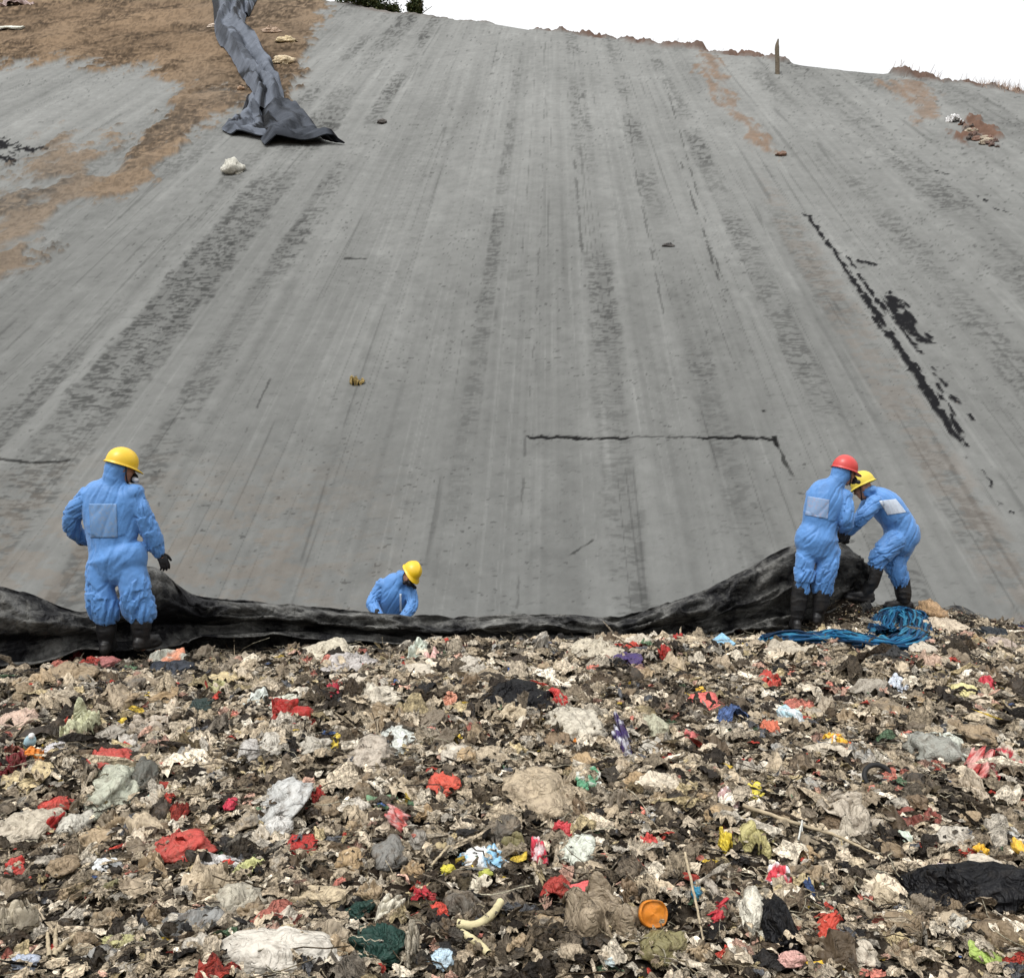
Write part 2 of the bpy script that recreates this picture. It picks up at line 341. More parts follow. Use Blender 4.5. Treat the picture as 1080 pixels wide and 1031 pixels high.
gz = tip_z(gxf, gyf) + (fbm(gxf * 9, gyf * 9, 4, 520, .65) - .5) * .10
gn = fbm(gxf * 3, gyf * 3, 4, 530)
gc = np.array([.017, .012, .008])[None] * (.5 + 1.1 * gn[:, None]) + np.array([.05, .045, .035])[None] * sst(.55, .75, fbm(gxf * 14, gyf * 14, 3, 531))[:, None]
tip = mesh_np('refuse_ground', np.stack([gxf, gyf, gz], 1), grid_faces(len(gyr), len(gx)), attr_mat('refuse_soil', .95, 18, .6, 1.4, bscale=45, bstr=.9, bdist=.03), col=gc)
tag(tip, kind='structure')
# an apron of the same level behind and beside the camera
# ============================================================ LINER pulled along the toe
def crom(P, n):
    """Catmull-Rom resample of P (k,d) to n rows"""
    P = np.asarray(P, float); k = len(P); t = np.linspace(0, k - 1, n); i = np.clip(t.astype(int), 0, k - 2); f = (t - i)[:, None]
    Q = np.vstack([2 * P[0] - P[1], P, 2 * P[-1] - P[-2]])
    a, b, c, d = Q[i], Q[i + 1], Q[i + 2], Q[i + 3]
    return .5 * (2 * b + (c - a) * f + (2 * a - 5 * b + 4 * c - d) * f * f + (3 * b - a - 3 * c + d) * f ** 3)
def liner_mat(name, c1, c2, amt, rough=.62, sc=2.2):
    m, nt, b = new_mat(name)
    f = ramp(nt, noise(nt, sc, 7, .68), (.42, 0.0), (.66, amt))
    c = mix(nt, f, c1, c2)
    c = mix(nt, 1.0, c, ramp(nt, noise(nt, 26, 4, .7), (.3, .65), (.7, 1.35)), 'MULTIPLY')
    nt.links.new(c, b.inputs['Base Color']); b.inputs['Roughness'].default_value = rough; b.inputs['Specular IOR Level'].default_value = .14
    bp = bump(nt, b, noise(nt, 22, 6, .65), .4, .015); prev = None
    for sc_, d_ in ((2.6, .16), (8, .05)):
        n = N(nt, 'ShaderNodeTexNoise'); n.inputs['Scale'].default_value = sc_; n.inputs['Detail'].default_value = 2; n.inputs['Distortion'].default_value = 1.2
        tc = N(nt, 'ShaderNodeTexCoord'); nt.links.new(tc.outputs['Object'], n.inputs['Vector'])
        m1 = N(nt, 'ShaderNodeMath', operation='SUBTRACT'); nt.links.new(n.outputs['Fac'], m1.inputs[0]); m1.inputs[1].default_value = .5
        m2 = N(nt, 'ShaderNodeMath', operation='ABSOLUTE'); nt.links.new(m1.outputs[0], m2.inputs[0])
        m3 = N(nt, 'ShaderNodeMath', operation='POWER'); nt.links.new(m2.outputs[0], m3.inputs[0]); m3.inputs[1].default_value = .65
        b2 = N(nt, 'ShaderNodeBump'); b2.inputs['Strength'].default_value = .45; b2.inputs['Distance'].default_value = d_; nt.links.new(m3.outputs[0], b2.inputs['Height'])
        if prev: nt.links.new(prev.outputs[0], b2.inputs['Normal'])
        prev = b2
    nt.links.new(prev.outputs[0], bp.inputs['Normal']); return m
M_LINER = liner_mat('black_liner', (.008, .008, .009), (.15, .148, .138), 1.0)
M_TARP = liner_mat('faded_tarp', (.10, .115, .145), (.32, .335, .36), .9, .6, .5)
M_DARKTARP = liner_mat('dark_tarp', (.02, .022, .028), (.14, .15, .17), .6, .5, 1.2)
lp = [(-330, 600, 6.6, 720), (-120, 604, 7.0, 712), (-50, 606, 7.25, 704), (0, 617, 7.5, 694), (38, 628, 7.7, 688), (70, 642, 7.85, 680), (96, 646, 8.0, 678), (128, 622, 8.15, 678), (150, 602, 8.3, 676), (168, 603, 8.4, 672), (188, 619, 8.6, 668), (215, 630, 8.8, 664),
      (270, 634, 9.05, 662), (340, 641, 9.3, 668), (400, 647, 9.5, 674), (480, 652, 9.65, 676), (560, 649, 9.75, 675), (640, 651, 9.85, 673), (690, 641, 9.92, 668), (742, 622, 9.98, 663), (790, 598, 10.0, 657), (828, 578, 10.0, 656), (862, 572, 10.0, 655), (884, 569, 9.98, 648), (893, 582, 10.0, 642), (899, 612, 10.02, 632)]
LP = crom(np.array(lp, float), 620)
prof = [(-.16, 1.75), (.75, 1.35), (.62, .9), (.30, .45), (.10, .12), (.0, .0), (-.08, .03), (-.17, .16), (-.24, .36), (-.25, .52), (-.16, .66), (-.02, .80), (.02, .92), (-.06, 1.02), (-.18, 1.10), (-.30, 1.12)]
PR = crom(np.array(prof[1:], float), 70)
def build_liner():
    n, k = len(LP), len(PR); V = np.zeros((n, k, 3)); s = np.arange(n)
    for i, (px, yt, Y, yb) in enumerate(LP):
        top = W(px, yt, Y); bot = W(px, yb, Y - .1); h = top[2] - bot[2]
        tgt = LP[min(i + 1, n - 1), [0, 2]] - LP[max(i - 1, 0), [0, 2]]; dx = tgt[0] * Y / F; dy = tgt[1]; L = math.hypot(dx, dy) + 1e-9
        nx, ny = dy / L * -1, dx / L                                             # pointing away from the camera
        wdt = .55 + .45 * min(1, h / .35)
        back = PR[:, 1] * h; back = np.where(PR[:, 0] > .25, np.maximum(PR[:, 1] * h, 0), back)
        u = PR[:, 0] * wdt * (1.0 if h < .5 else .8)
        zz = top[2] - back
        trench = (PR[:, 0] > .28) & (np.arange(k) < k // 3)
        zz = np.where(trench, top[2] - (PR[:, 0] - .1) / .65 * (top[2] + 1.0), zz)
        V[i, :, 0] = top[0] + nx * u; V[i, :, 1] = top[1] + ny * u; V[i, :, 2] = zz
    ss = np.cumsum(np.r_[0, np.linalg.norm(np.diff(V[:, 22], axis=0), axis=1)])[:, None] * np.ones((1, k)); tt = np.linspace(0, 1, k)[None] * np.ones((n, 1))
    f1 = ridge(fbm(ss * 1.1 + tt * 1.3, tt * 5.5, 3, 601)) ** 2; f2 = ridge(fbm(ss * 3.2 - tt * 2, tt * 12, 3, 605)) ** 2; f3 = fbm(ss * 9, tt * 22, 3, 606) - .5
    amp = (.04 + .05 * sst(.3, .5, tt)) * (1 + .8 * sst(.6, .8, np.arange(n)[:, None] / n))
    d = (f1 - .4) * amp * 2.0 - .05 * sst(.80, 1, ridge(fbm(ss * 1.6 + tt * 2.5, tt * 4 - ss * .4, 2, 603))) + (f2 - .4) * .045 + f3 * .018
    dv = np.stack([d * 0, -d, d * .55], -1)
    V = V + dv; V[:, :, 2] += (fbm(ss * .9, ss * 0, 3, 609) - .5) * .06
    m = mesh_np('black_liner', V.reshape(-1, 3), grid_faces(n, k), M_LINER)
    sol = m.modifiers.new('t', 'SOLIDIFY'); sol.thickness = .012
    return m
tag(build_liner(), 'long black dusty plastic liner pulled in a sagging curve along the foot of the slope', 'plastic liner')

# ============================================================ TARP lying down the slope, top left
def ribbon_tarp(name, left, right, lift, mat, n=140, k=40, seed=0, flare=0):
    Lp = crom(np.array(left, float), n); Rp = crom(np.array(right, float), n); V = np.zeros((n, k, 3))
    def on(px, py):
        u, v = px_uv(px, py); X = u * SU[0] + v * SD[0]; Y = u * SU[1] + v * SD[1]; return X, Y
    for i in range(n):
        for j in range(k):
            t = j / (k - 1); px = Lp[i, 0] * (1 - t) + Rp[i, 0] * t; py = Lp[i, 1] * (1 - t) + Rp[i, 1] * t
            X, Y = on(px, py); V[i, j] = (X, Y, 0)
    V[:, :, 2] = slope_z(V[:, :, 0].ravel(), V[:, :, 1].ravel()).reshape(n, k)
    ii = np.arange(n)[:, None] / n * np.ones((1, k)); jj = np.arange(k)[None] / (k - 1) * np.ones((n, 1))
    edge = np.minimum(1, np.minimum(jj, 1 - jj) * 7) * np.minimum(1, np.minimum(ii, 1 - ii) * 16)
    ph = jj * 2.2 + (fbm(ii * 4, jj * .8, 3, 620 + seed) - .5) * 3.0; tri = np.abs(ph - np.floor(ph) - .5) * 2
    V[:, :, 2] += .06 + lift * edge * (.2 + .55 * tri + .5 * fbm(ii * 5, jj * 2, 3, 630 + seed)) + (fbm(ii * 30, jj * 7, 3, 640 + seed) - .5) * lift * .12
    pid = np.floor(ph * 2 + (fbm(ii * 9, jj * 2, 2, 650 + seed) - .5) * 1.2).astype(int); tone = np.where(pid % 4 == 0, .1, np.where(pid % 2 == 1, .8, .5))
    tc = np.where(tone < .34, .012, np.where(tone < .62, .055, .125))[..., None] * np.array([.86, .97, 1.18]) * (1 if mat is M_TARP else .45) * (.85 + .3 * fbm(ii * 40, jj * 12, 3, 660))[..., None]  # dark panels put the fold shadows into the sheet colour
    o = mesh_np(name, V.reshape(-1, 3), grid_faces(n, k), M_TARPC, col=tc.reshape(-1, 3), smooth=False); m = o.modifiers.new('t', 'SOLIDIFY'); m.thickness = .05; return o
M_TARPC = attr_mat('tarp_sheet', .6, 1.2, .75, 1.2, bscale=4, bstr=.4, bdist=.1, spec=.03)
tarp = empty('tarpaulin', (0, 0, 0)); tag(tarp, 'long faded blue grey tarpaulin lying twisted down the bare soil, flared at its foot', 'tarpaulin')
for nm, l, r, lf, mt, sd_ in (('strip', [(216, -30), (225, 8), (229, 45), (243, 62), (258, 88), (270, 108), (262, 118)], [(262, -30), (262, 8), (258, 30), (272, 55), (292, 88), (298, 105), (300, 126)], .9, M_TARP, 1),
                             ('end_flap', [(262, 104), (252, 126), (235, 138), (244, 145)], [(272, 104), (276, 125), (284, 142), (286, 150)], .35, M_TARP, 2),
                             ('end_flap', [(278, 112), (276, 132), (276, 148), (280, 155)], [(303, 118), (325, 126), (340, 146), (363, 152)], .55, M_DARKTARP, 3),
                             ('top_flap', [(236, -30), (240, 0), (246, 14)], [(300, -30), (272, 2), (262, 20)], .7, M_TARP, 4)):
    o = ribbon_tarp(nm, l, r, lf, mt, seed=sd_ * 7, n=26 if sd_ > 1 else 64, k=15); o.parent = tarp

# ============================================================ small rubbish geometry
def sheet_tpl(n, seed, folds=5, amp=.07, curl=.3, asp=1.0, dome=.30):
    """a crumpled scrap about one unit wide: returns (n*n,3)"""
    r = np.random.default_rng(seed); u, v = np.meshgrid(np.linspace(-1, 1, n), np.linspace(-1, 1, n), indexing='ij')
    x = u * np.sqrt(1 - .42 * v * v); y = v * np.sqrt(1 - .42 * u * u); th = np.arctan2(y, x)
    rad = 1 + .20 * np.sin(th * 2 + r.random() * 6) + .13 * np.sin(th * 3 + r.random() * 6) + .08 * np.sin(th * 5 + r.random() * 6)
    x = x * rad * .5; y = y * rad * asp * .5; z = np.zeros_like(x); e = r.random() * 6.28; ce, se = math.cos(e), math.sin(e)
    for k in range(folds):
        a = e + r.normal(0, .5); f = r.uniform(1.2, 5.5); ph = r.random(); d = (x * math.cos(a) + y * math.sin(a)) * f + ph + (vn2(x * 3 + seed, y * 3, 7) - .5) * .9
        z += amp / (.5 + .35 * f) * (np.abs(d - np.floor(d) - .5) * 4 - 1)
    q = x * x + y * y; z += -dome * r.uniform(.3, 1.5) * q * 2.2 + curl * r.uniform(-1, 1) * (x * ce - y * se) ** 2 + curl * .6 * r.uniform(-1, 1) * x * y
    z += (vn2(u * 2.5 + seed, v * 2.5, 3) - .5) * amp * 1.6
    x += (vn2(u * 2 + 9, v * 2 + seed, 4) - .5) * .20; y += (vn2(u * 2 + seed, v * 2 + 5, 5) - .5) * .20
    return np.stack([x, y, z - z.mean()], -1).reshape(-1, 3)
def rot_mats(n, rng, tilt):
    yaw = rng.random(n) * 6.283; ax = rng.random(n) * 6.283; t = np.abs(rng.normal(0, tilt, n))
    kx, ky = np.cos(ax), np.sin(ax); c, s = np.cos(t), np.sin(t); C1 = 1 - c
    Rt = np.zeros((n, 3, 3)); Rt[:, 0, 0] = c + kx * kx * C1; Rt[:, 0, 1] = kx * ky * C1; Rt[:, 0, 2] = ky * s
    Rt[:, 1, 0] = kx * ky * C1; Rt[:, 1, 1] = c + ky * ky * C1; Rt[:, 1, 2] = -kx * s; Rt[:, 2, 0] = -ky * s; Rt[:, 2, 1] = kx * s; Rt[:, 2, 2] = c
    Rz = np.zeros((n, 3, 3)); Rz[:, 0, 0] = np.cos(yaw); Rz[:, 0, 1] = -np.sin(yaw); Rz[:, 1, 0] = np.sin(yaw); Rz[:, 1, 1] = np.cos(yaw); Rz[:, 2, 2] = 1
    return Rt @ Rz
PAL = np.array([(.40, .355, .28), (.33, .29, .225), (.26, .225, .175), (.46, .42, .35), (.19, .155, .115), (.12, .092, .062), (.065, .050, .034), (.028, .023, .018), (.56, .53, .46), (.36, .35, .32),
                (.66, .64, .58), (.38, .33, .21), (.42, .06, .045), (.45, .17, .14), (.05, .09, .22), (.50, .38, .06), (.09, .16, .10), (.015, .015, .016), (.10, .11, .13), (.45, .30, .25)])
PAL = PAL * [1.09, 1.01, .91]
PW = np.array([24, 18, 8, 20, 2.0, 1.5, 6, 12, 8, 8, 4.5, 5, 1.0, 1.1, .25, .45, .6, 2.5, 1.5, 1.6]); PW = PW / PW.sum()
def scatter_pts(n, y0, y1, rng, tmax=.80):
    out = []
    while sum(map(len, out)) < n:
        y = (rng.random(n) * (y1 ** 1.35 - y0 ** 1.35) + y0 ** 1.35) ** (1 / 1.35); x = (rng.random(n) * 2 - 1) * (tmax * y * .96 + 1.7)
        ok = y < np.interp(x, _ex, _ey) + rng.normal(0, .12, n) + .05
        out.append(np.stack([x[ok], y[ok]], 1))
    return np.concatenate(out)[:n]
def scatter(name, n, nn, ntpl, size, rng, tilt, mat, lift=.02, y0=1.6, elong=.5, folds=5, amp=.07, dark=0, smooth=False, curl=.3, dome=.3, label=None, plain=False):
    T = np.stack([sheet_tpl(nn, 1000 + k + nn * 50, folds, amp, curl, 1, dome) for k in range(ntpl)])
    xy = scatter_pts(n, y0, 12, rng); z = tip_z(xy[:, 0], xy[:, 1])
    sz = np.clip(rng.lognormal(math.log(size), .45, n), size * .35, size * 2.6)
    sz *= .72 + .28 * sst(3, 6, xy[:, 1]); sz *= 1 - .4 * sst(-1.2, -.3, xy[:, 1] - np.interp(xy[:, 0], _ex, _ey)); sz *= np.where((xy[:, 0] > 2.5) & (xy[:, 0] < 4.7) & (xy[:, 1] > 9.0), .45, 1); el = np.exp(rng.normal(0, elong, n)); sc = np.stack([sz * np.sqrt(el), sz / np.sqrt(el), sz * rng.uniform(.6, 1.5, n)], 1)
    M = rot_mats(n, rng, tilt); tp = T[rng.integers(0, ntpl, n)] * sc[:, None, :]
    V = np.einsum('nij,nkj->nki', M, tp); zmin = V[:, :, 2].min(1)
    V[:, :, 0] += xy[:, 0:1]; V[:, :, 1] += xy[:, 1:2]; zl = np.minimum(rng.exponential(lift, n), 2.5 * lift) * (1 - .6 * sst(-1.5, -.2, xy[:, 1] - np.interp(xy[:, 0], _ex, _ey))); V[:, :, 2] += (z + zl + .004 - .04 * sz)[:, None] - zmin[:, None] * .5
    ci = rng.choice(len(PAL), n, p=PW) if not plain else rng.choice(12, n, p=PW[:12] / PW[:12].sum())
    patch = fbm(xy[:, 0] * .9, xy[:, 1] * .9, 3, 700); 
    c = PAL[ci] * rng.uniform(.6, 1.35, n)[:, None]
    dk = (rng.random(n) < .16 + dark + .75 * sst(.55, .75, patch)) & (ci < 12); c = np.where(dk[:, None], c * rng.uniform(.08, .4, n)[:, None] * [.9, .85, .8], c)
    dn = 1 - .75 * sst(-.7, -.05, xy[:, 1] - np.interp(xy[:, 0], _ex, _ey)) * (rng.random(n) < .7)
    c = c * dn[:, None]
    cv = np.repeat(c[:, None], nn * nn, 1) * rng.uniform(.9, 1.1, (n, nn * nn, 1))
    f = grid_faces(nn, nn); Fq = (np.arange(n)[:, None, None] * nn * nn + f[None]).reshape(-1, 4)
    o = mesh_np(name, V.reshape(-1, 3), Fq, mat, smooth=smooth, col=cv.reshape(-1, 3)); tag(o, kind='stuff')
    if label: o['label'] = label
    return o
M_PLASTIC = attr_mat('bag_plastic', .42, 14, .82, 1.15, mud=(.075, .052, .033), mudamt=.75, bscale=50, bstr=.5, bdist=.012, spec=.22, crumple=.9, cdist=.035, cscale=11)
M_SCRAP = attr_mat('scrap', .52, 30, .5, 1.45, mud=(.018, .012, .008), mudamt=.72, bscale=75, bstr=.6, bdist=.012, spec=.2, crumple=1.0, cdist=.035, cscale=22)
rg = np.random.default_rng(77)
scatter('refuse_scraps', 40000, 6, 30, .045, rg, .32, M_SCRAP, .018, label='matted small scraps of plastic film, paper and cloth covering the tip')
scatter('refuse_crumbs', 39000, 4, 16, .026, rg, .7, M_SCRAP, .03, dark=.1, label='fine crumbs of rotted refuse between the scraps')
scatter('refuse_film', 14500, 11, 30, .074, rg, .20, M_SCRAP, .016, folds=9, amp=.075, smooth=True, elong=.45, dome=.42, label='crumpled dirty plastic film lying all over the tip')
scatter('refuse_bags', 2000, 15, 26, .112, rg, .16, M_PLASTIC, .012, folds=9, amp=.05, smooth=True, elong=.45, dome=.36, dark=-.10, plain=True, label='flattened half buried bags matted into the tip surface')
scatter('refuse_shreds', 14000, 5, 14, .05, rg, .35, M_SCRAP, .022, elong=1.3, amp=.12, curl=.8, label='torn strips and shreds tangled in the refuse')
def strands(name, n, rng, mat):
    xy = scatter_pts(n, 1.8, 11.5, rng); z = tip_z(xy[:, 0], xy[:, 1]); k = 7; t = np.linspace(-.5, .5, k)
    L = rng.lognormal(math.log(.13), .5, n); yaw = rng.random(n) * 6.28; bend = rng.normal(0, .35, n); pit = rng.normal(0, .25, n); rd = rng.uniform(.0012, .0035, n)
    lx = t[None] * L[:, None]; ly = bend[:, None] * L[:, None] * (t[None] ** 2) * 2 + rng.normal(0, .006, (n, k)); lz = pit[:, None] * lx + rng.normal(0, .004, (n, k))
    X = xy[:, 0:1] + lx * np.cos(yaw)[:, None] - ly * np.sin(yaw)[:, None]; Y = xy[:, 1:2] + lx * np.sin(yaw)[:, None] + ly * np.cos(yaw)[:, None]; Z = z[:, None] + .03 + np.minimum(rng.exponential(.02, n), .05)[:, None] + lz
    V = np.zeros((n, k, 3, 3))
    for q in range(3):
        a = q * 2.094; V[:, :, q, 0] = X - np.sin(yaw)[:, None] * math.cos(a) * rd[:, None]; V[:, :, q, 1] = Y + np.cos(yaw)[:, None] * math.cos(a) * rd[:, None]; V[:, :, q, 2] = Z + math.sin(a) * rd[:, None]
    f = grid_faces(k, 3, True); Fq = (np.arange(n)[:, None, None] * k * 3 + f[None]).reshape(-1, 4)
    c = np.array([(.30, .25, .17), (.10, .075, .045), (.42, .38, .28), (.04, .03, .02)])[rng.integers(0, 4, n)]
    o = mesh_np(name, V.reshape(-1, 3), Fq, mat, col=np.repeat(c, k * 3, 0)); tag(o, 'straw, twigs and string strewn thinly over the tip', kind='stuff')
strands('refuse_straw', 7000, rg, M_SCRAP)

# ============================================================ single pieces of refuse
M_CLEAN = attr_mat('clean_plastic', .45, 18, .86, 1.12, mud=(.10, .07, .045), mudamt=.5, bscale=55, bstr=.4, bdist=.01, spec=.25, crumple=.8, cdist=.03, cscale=12)
M_BLACK = attr_mat('black_plastic', .34, 14, .7, 1.3, mud=(.02, .016, .012), mudamt=.4, bscale=50, bstr=.4, bdist=.01, spec=.12, crumple=1.0, cdist=.05, cscale=10)
def bag_geo(a, b, c, seed, n=34, m=20, crease=.16, knot=False):
    r = np.random.default_rng(seed); th, ph = np.meshgrid(np.linspace(0, 2 * math.pi, n, endpoint=False), np.linspace(-math.pi / 2, math.pi / 2, m), indexing='xy')
    d = np.stack([np.cos(ph) * np.cos(th), np.cos(ph) * np.sin(th), np.sin(ph)], -1).reshape(-1, 3)
    o = r.random(3) * 50; e = r.random() * 3.14; q = d + o; qs = np.stack([q[:, 0] * math.cos(e) + q[:, 1] * math.sin(e), (q[:, 1] * math.cos(e) - q[:, 0] * math.sin(e)) * 2.2, q[:, 2] * 1.6], 1)
    f1 = fbm3(q * [1, 1, 1.4], 1.5, 2, 3) - .5; f2 = ridge(fbm3(qs, 1.3, 3, 9)) - .55; f3 = ridge(fbm3(qs, 3.4, 2, 15)) - .5
    s = 1 + 1.15 * f1 + crease * 2.3 * f2 + crease * 1.3 * f3
    P = d * s[:, None]
    if knot:
        k = sst(.35, 1.0, P[:, 0]); P[:, 1:] *= (1 - .75 * k)[:, None]; P[:, 0] += k * .55
    P[:, 2] = np.where(P[:, 2] < 0, P[:, 2] * .5, P[:, 2]); V = P * [a, b, c]; Fq = grid_faces(m, n, True)
    if crease > .1 and a > .02:
        Vs, Fs = [V], [Fq]; off = len(V)
        for k in range(3):
            g = sheet_tpl(12, seed * 3 + k, 7, .10, .4, 1, .5); an = r.random() * 6.28; w_ = r.uniform(.55, .95)
            g = g * [2 * a * w_, 2 * b * w_, a * 1.3]; g[:, 0] += math.cos(an) * a * .45; g[:, 1] += math.sin(an) * b * .45; g[:, 2] += c * (.75 - .25 * k) - (g[:, 0] / a) ** 2 * c * .35 - (g[:, 1] / b) ** 2 * c * .35
            Vs.append(g); Fs.append(grid_faces(12, 12) + off); off += len(g)
        V = np.vstack(Vs); Fq = np.vstack(Fs)
    return V, Fq
def sheet_geo(a, b, c, seed, n=26, thick=0):
    V = sheet_tpl(n, seed, 10, .12, .35, 1, .35); V = V * [2 * a, 2 * b, 1]; V[:, 2] *= c * 4.2
    r = np.random.default_rng(seed); V[:, 2] += (fbm(V[:, 0] / a * 2.2 + seed, V[:, 1] / a * 2.2, 3, 8) - .5) * c * .9
    return V, grid_faces(n, n)
def place(o, px, py, dz=0.0, fn=None, yaw=0, tilt=(0, 0), extra=0):
    p = hit(px, py, fn or tip_z)
    o.location = (p[0], p[1], p[2] + dz); o.rotation_euler = (tilt[0], tilt[1], yaw); return p
used_seeds = [5000]
def piece(px, py, wpx, hpx, style, colr_, name, label=None, cat=None, rot=0.0, fn=None, mat=None, group=None, two=None):
    """one piece of refuse standing where the photo shows it, wpx x hpx its size there"""
    used_seeds[0] += 1; seed = used_seeds[0]; fn = fn or tip_z
    p = hit(px, py + hpx * .18, fn)
    if p is None: return None
    Y = p[1]; sc0 = (.80 if style in ('bag', 'sack', 'knot', 'rag') else .92) if fn is tip_z else 1; a = wpx * Y / F / 2 * sc0; H = hpx * Y / F * sc0; el = math.atan2(CAMZ - p[2], Y)
    if fn is tip_z: b = min(.40 * H / max(math.sin(el), .16), 1.0 * a + .5 * H); b = max(b, .25 * a)
    else: b = .5 * H + .2 * a
    c = .42 * H
    r = np.random.default_rng(seed)
    if style in ('bag', 'sack', 'knot'): V, Fq = bag_geo(a, b, c * 1.25, seed, 40 if wpx > 45 else 30, 24 if wpx > 45 else 18, .20 if style != 'sack' else .07, style == 'knot')
    elif style == 'sheet': V, Fq = sheet_geo(a * .95, b, c * .62, seed)
    elif style == 'rag':
        V, Fq = sheet_geo(a * .95, b, c * .9, seed); V[:, 2] += c * .5 * (1 - (V[:, 0] / a / 1.1) ** 2)
    elif style in ('box', 'board'):
        n = 12; V, Fq = bag_geo(1, 1, 1, seed, 32, 17, .03)
        q = V / np.maximum(np.abs(V).max(1, keepdims=True), 1e-6); V = q * [a, b * .8, c * (1.0 if style == 'box' else .3)] * .92 + (fbm3(q, 2.2, 3, seed % 97)[:, None] - .5) * a * .16
    o = mesh_np(name, V, Fq, mat or M_PLASTIC, smooth=style not in ('board',))
    cc = np.array(colr_)[None] * (.88 + .24 * fbm3(V / max(a, 1e-3) + seed, 1.4, 3, 5))[:, None]
    if two is not None:
        k = sst(.50, .56, fbm3(V / max(a, 1e-3) + seed * 1.7, 1.3, 2, 6))[:, None]; cc = cc * (1 - k) + np.array(two)[None] * k
    at = o.data.attributes.new('Col', 'FLOAT_COLOR', 'POINT'); q = np.ones((len(V), 4), np.float32); q[:, :3] = np.clip(cc, .005, .85); at.data.foreach_set('color', q.ravel())
    if style == 'sheet' or style == 'rag':
        s = o.modifiers.new('t', 'SOLIDIFY'); s.thickness = .004
    if fn is tip_z:
        tl = .38 if style in ('sheet', 'rag', 'board') else .12
        o.location = (p[0], p[1] + b * .25, p[2] + c * .30 + (.04 if wpx < 35 else .02)); o.rotation_euler = (tl + r.normal(0, .05), -rot, r.normal(0, .12))
    else:
        o.location = (p[0], p[1], p[2] + c * .35); o.rotation_euler = (.5, -rot, 0)
    tag(o, label, cat, group); return o
WH, OW, CR, BG, TP, GY_, LG, DK, BK = (.58, .59, .58), (.56, .54, .49), (.56, .50, .38), (.43, .38, .30), (.33, .29, .23), (.26, .25, .23), (.42, .42, .40), (.07, .06, .045), (.006, .006, .007)
RD, PK, DR, CO, OR, YE, LM, GN, DG, BL, LB, PU = (.34, .026, .022), (.34, .125, .115), (.14, .014, .018), (.38, .055, .042), (.62, .20, .03), (.62, .46, .06), (.38, .40, .08), (.08, .20, .11), (.018, .045, .036), (.03, .10, .32), (.22, .42, .58), (.05, .03, .12)
for _n in ('WH', 'OW', 'CR', 'BG', 'TP', 'GY_', 'LG'): globals()[_n] = tuple(np.array(globals()[_n]) * [.82, .75, .66])
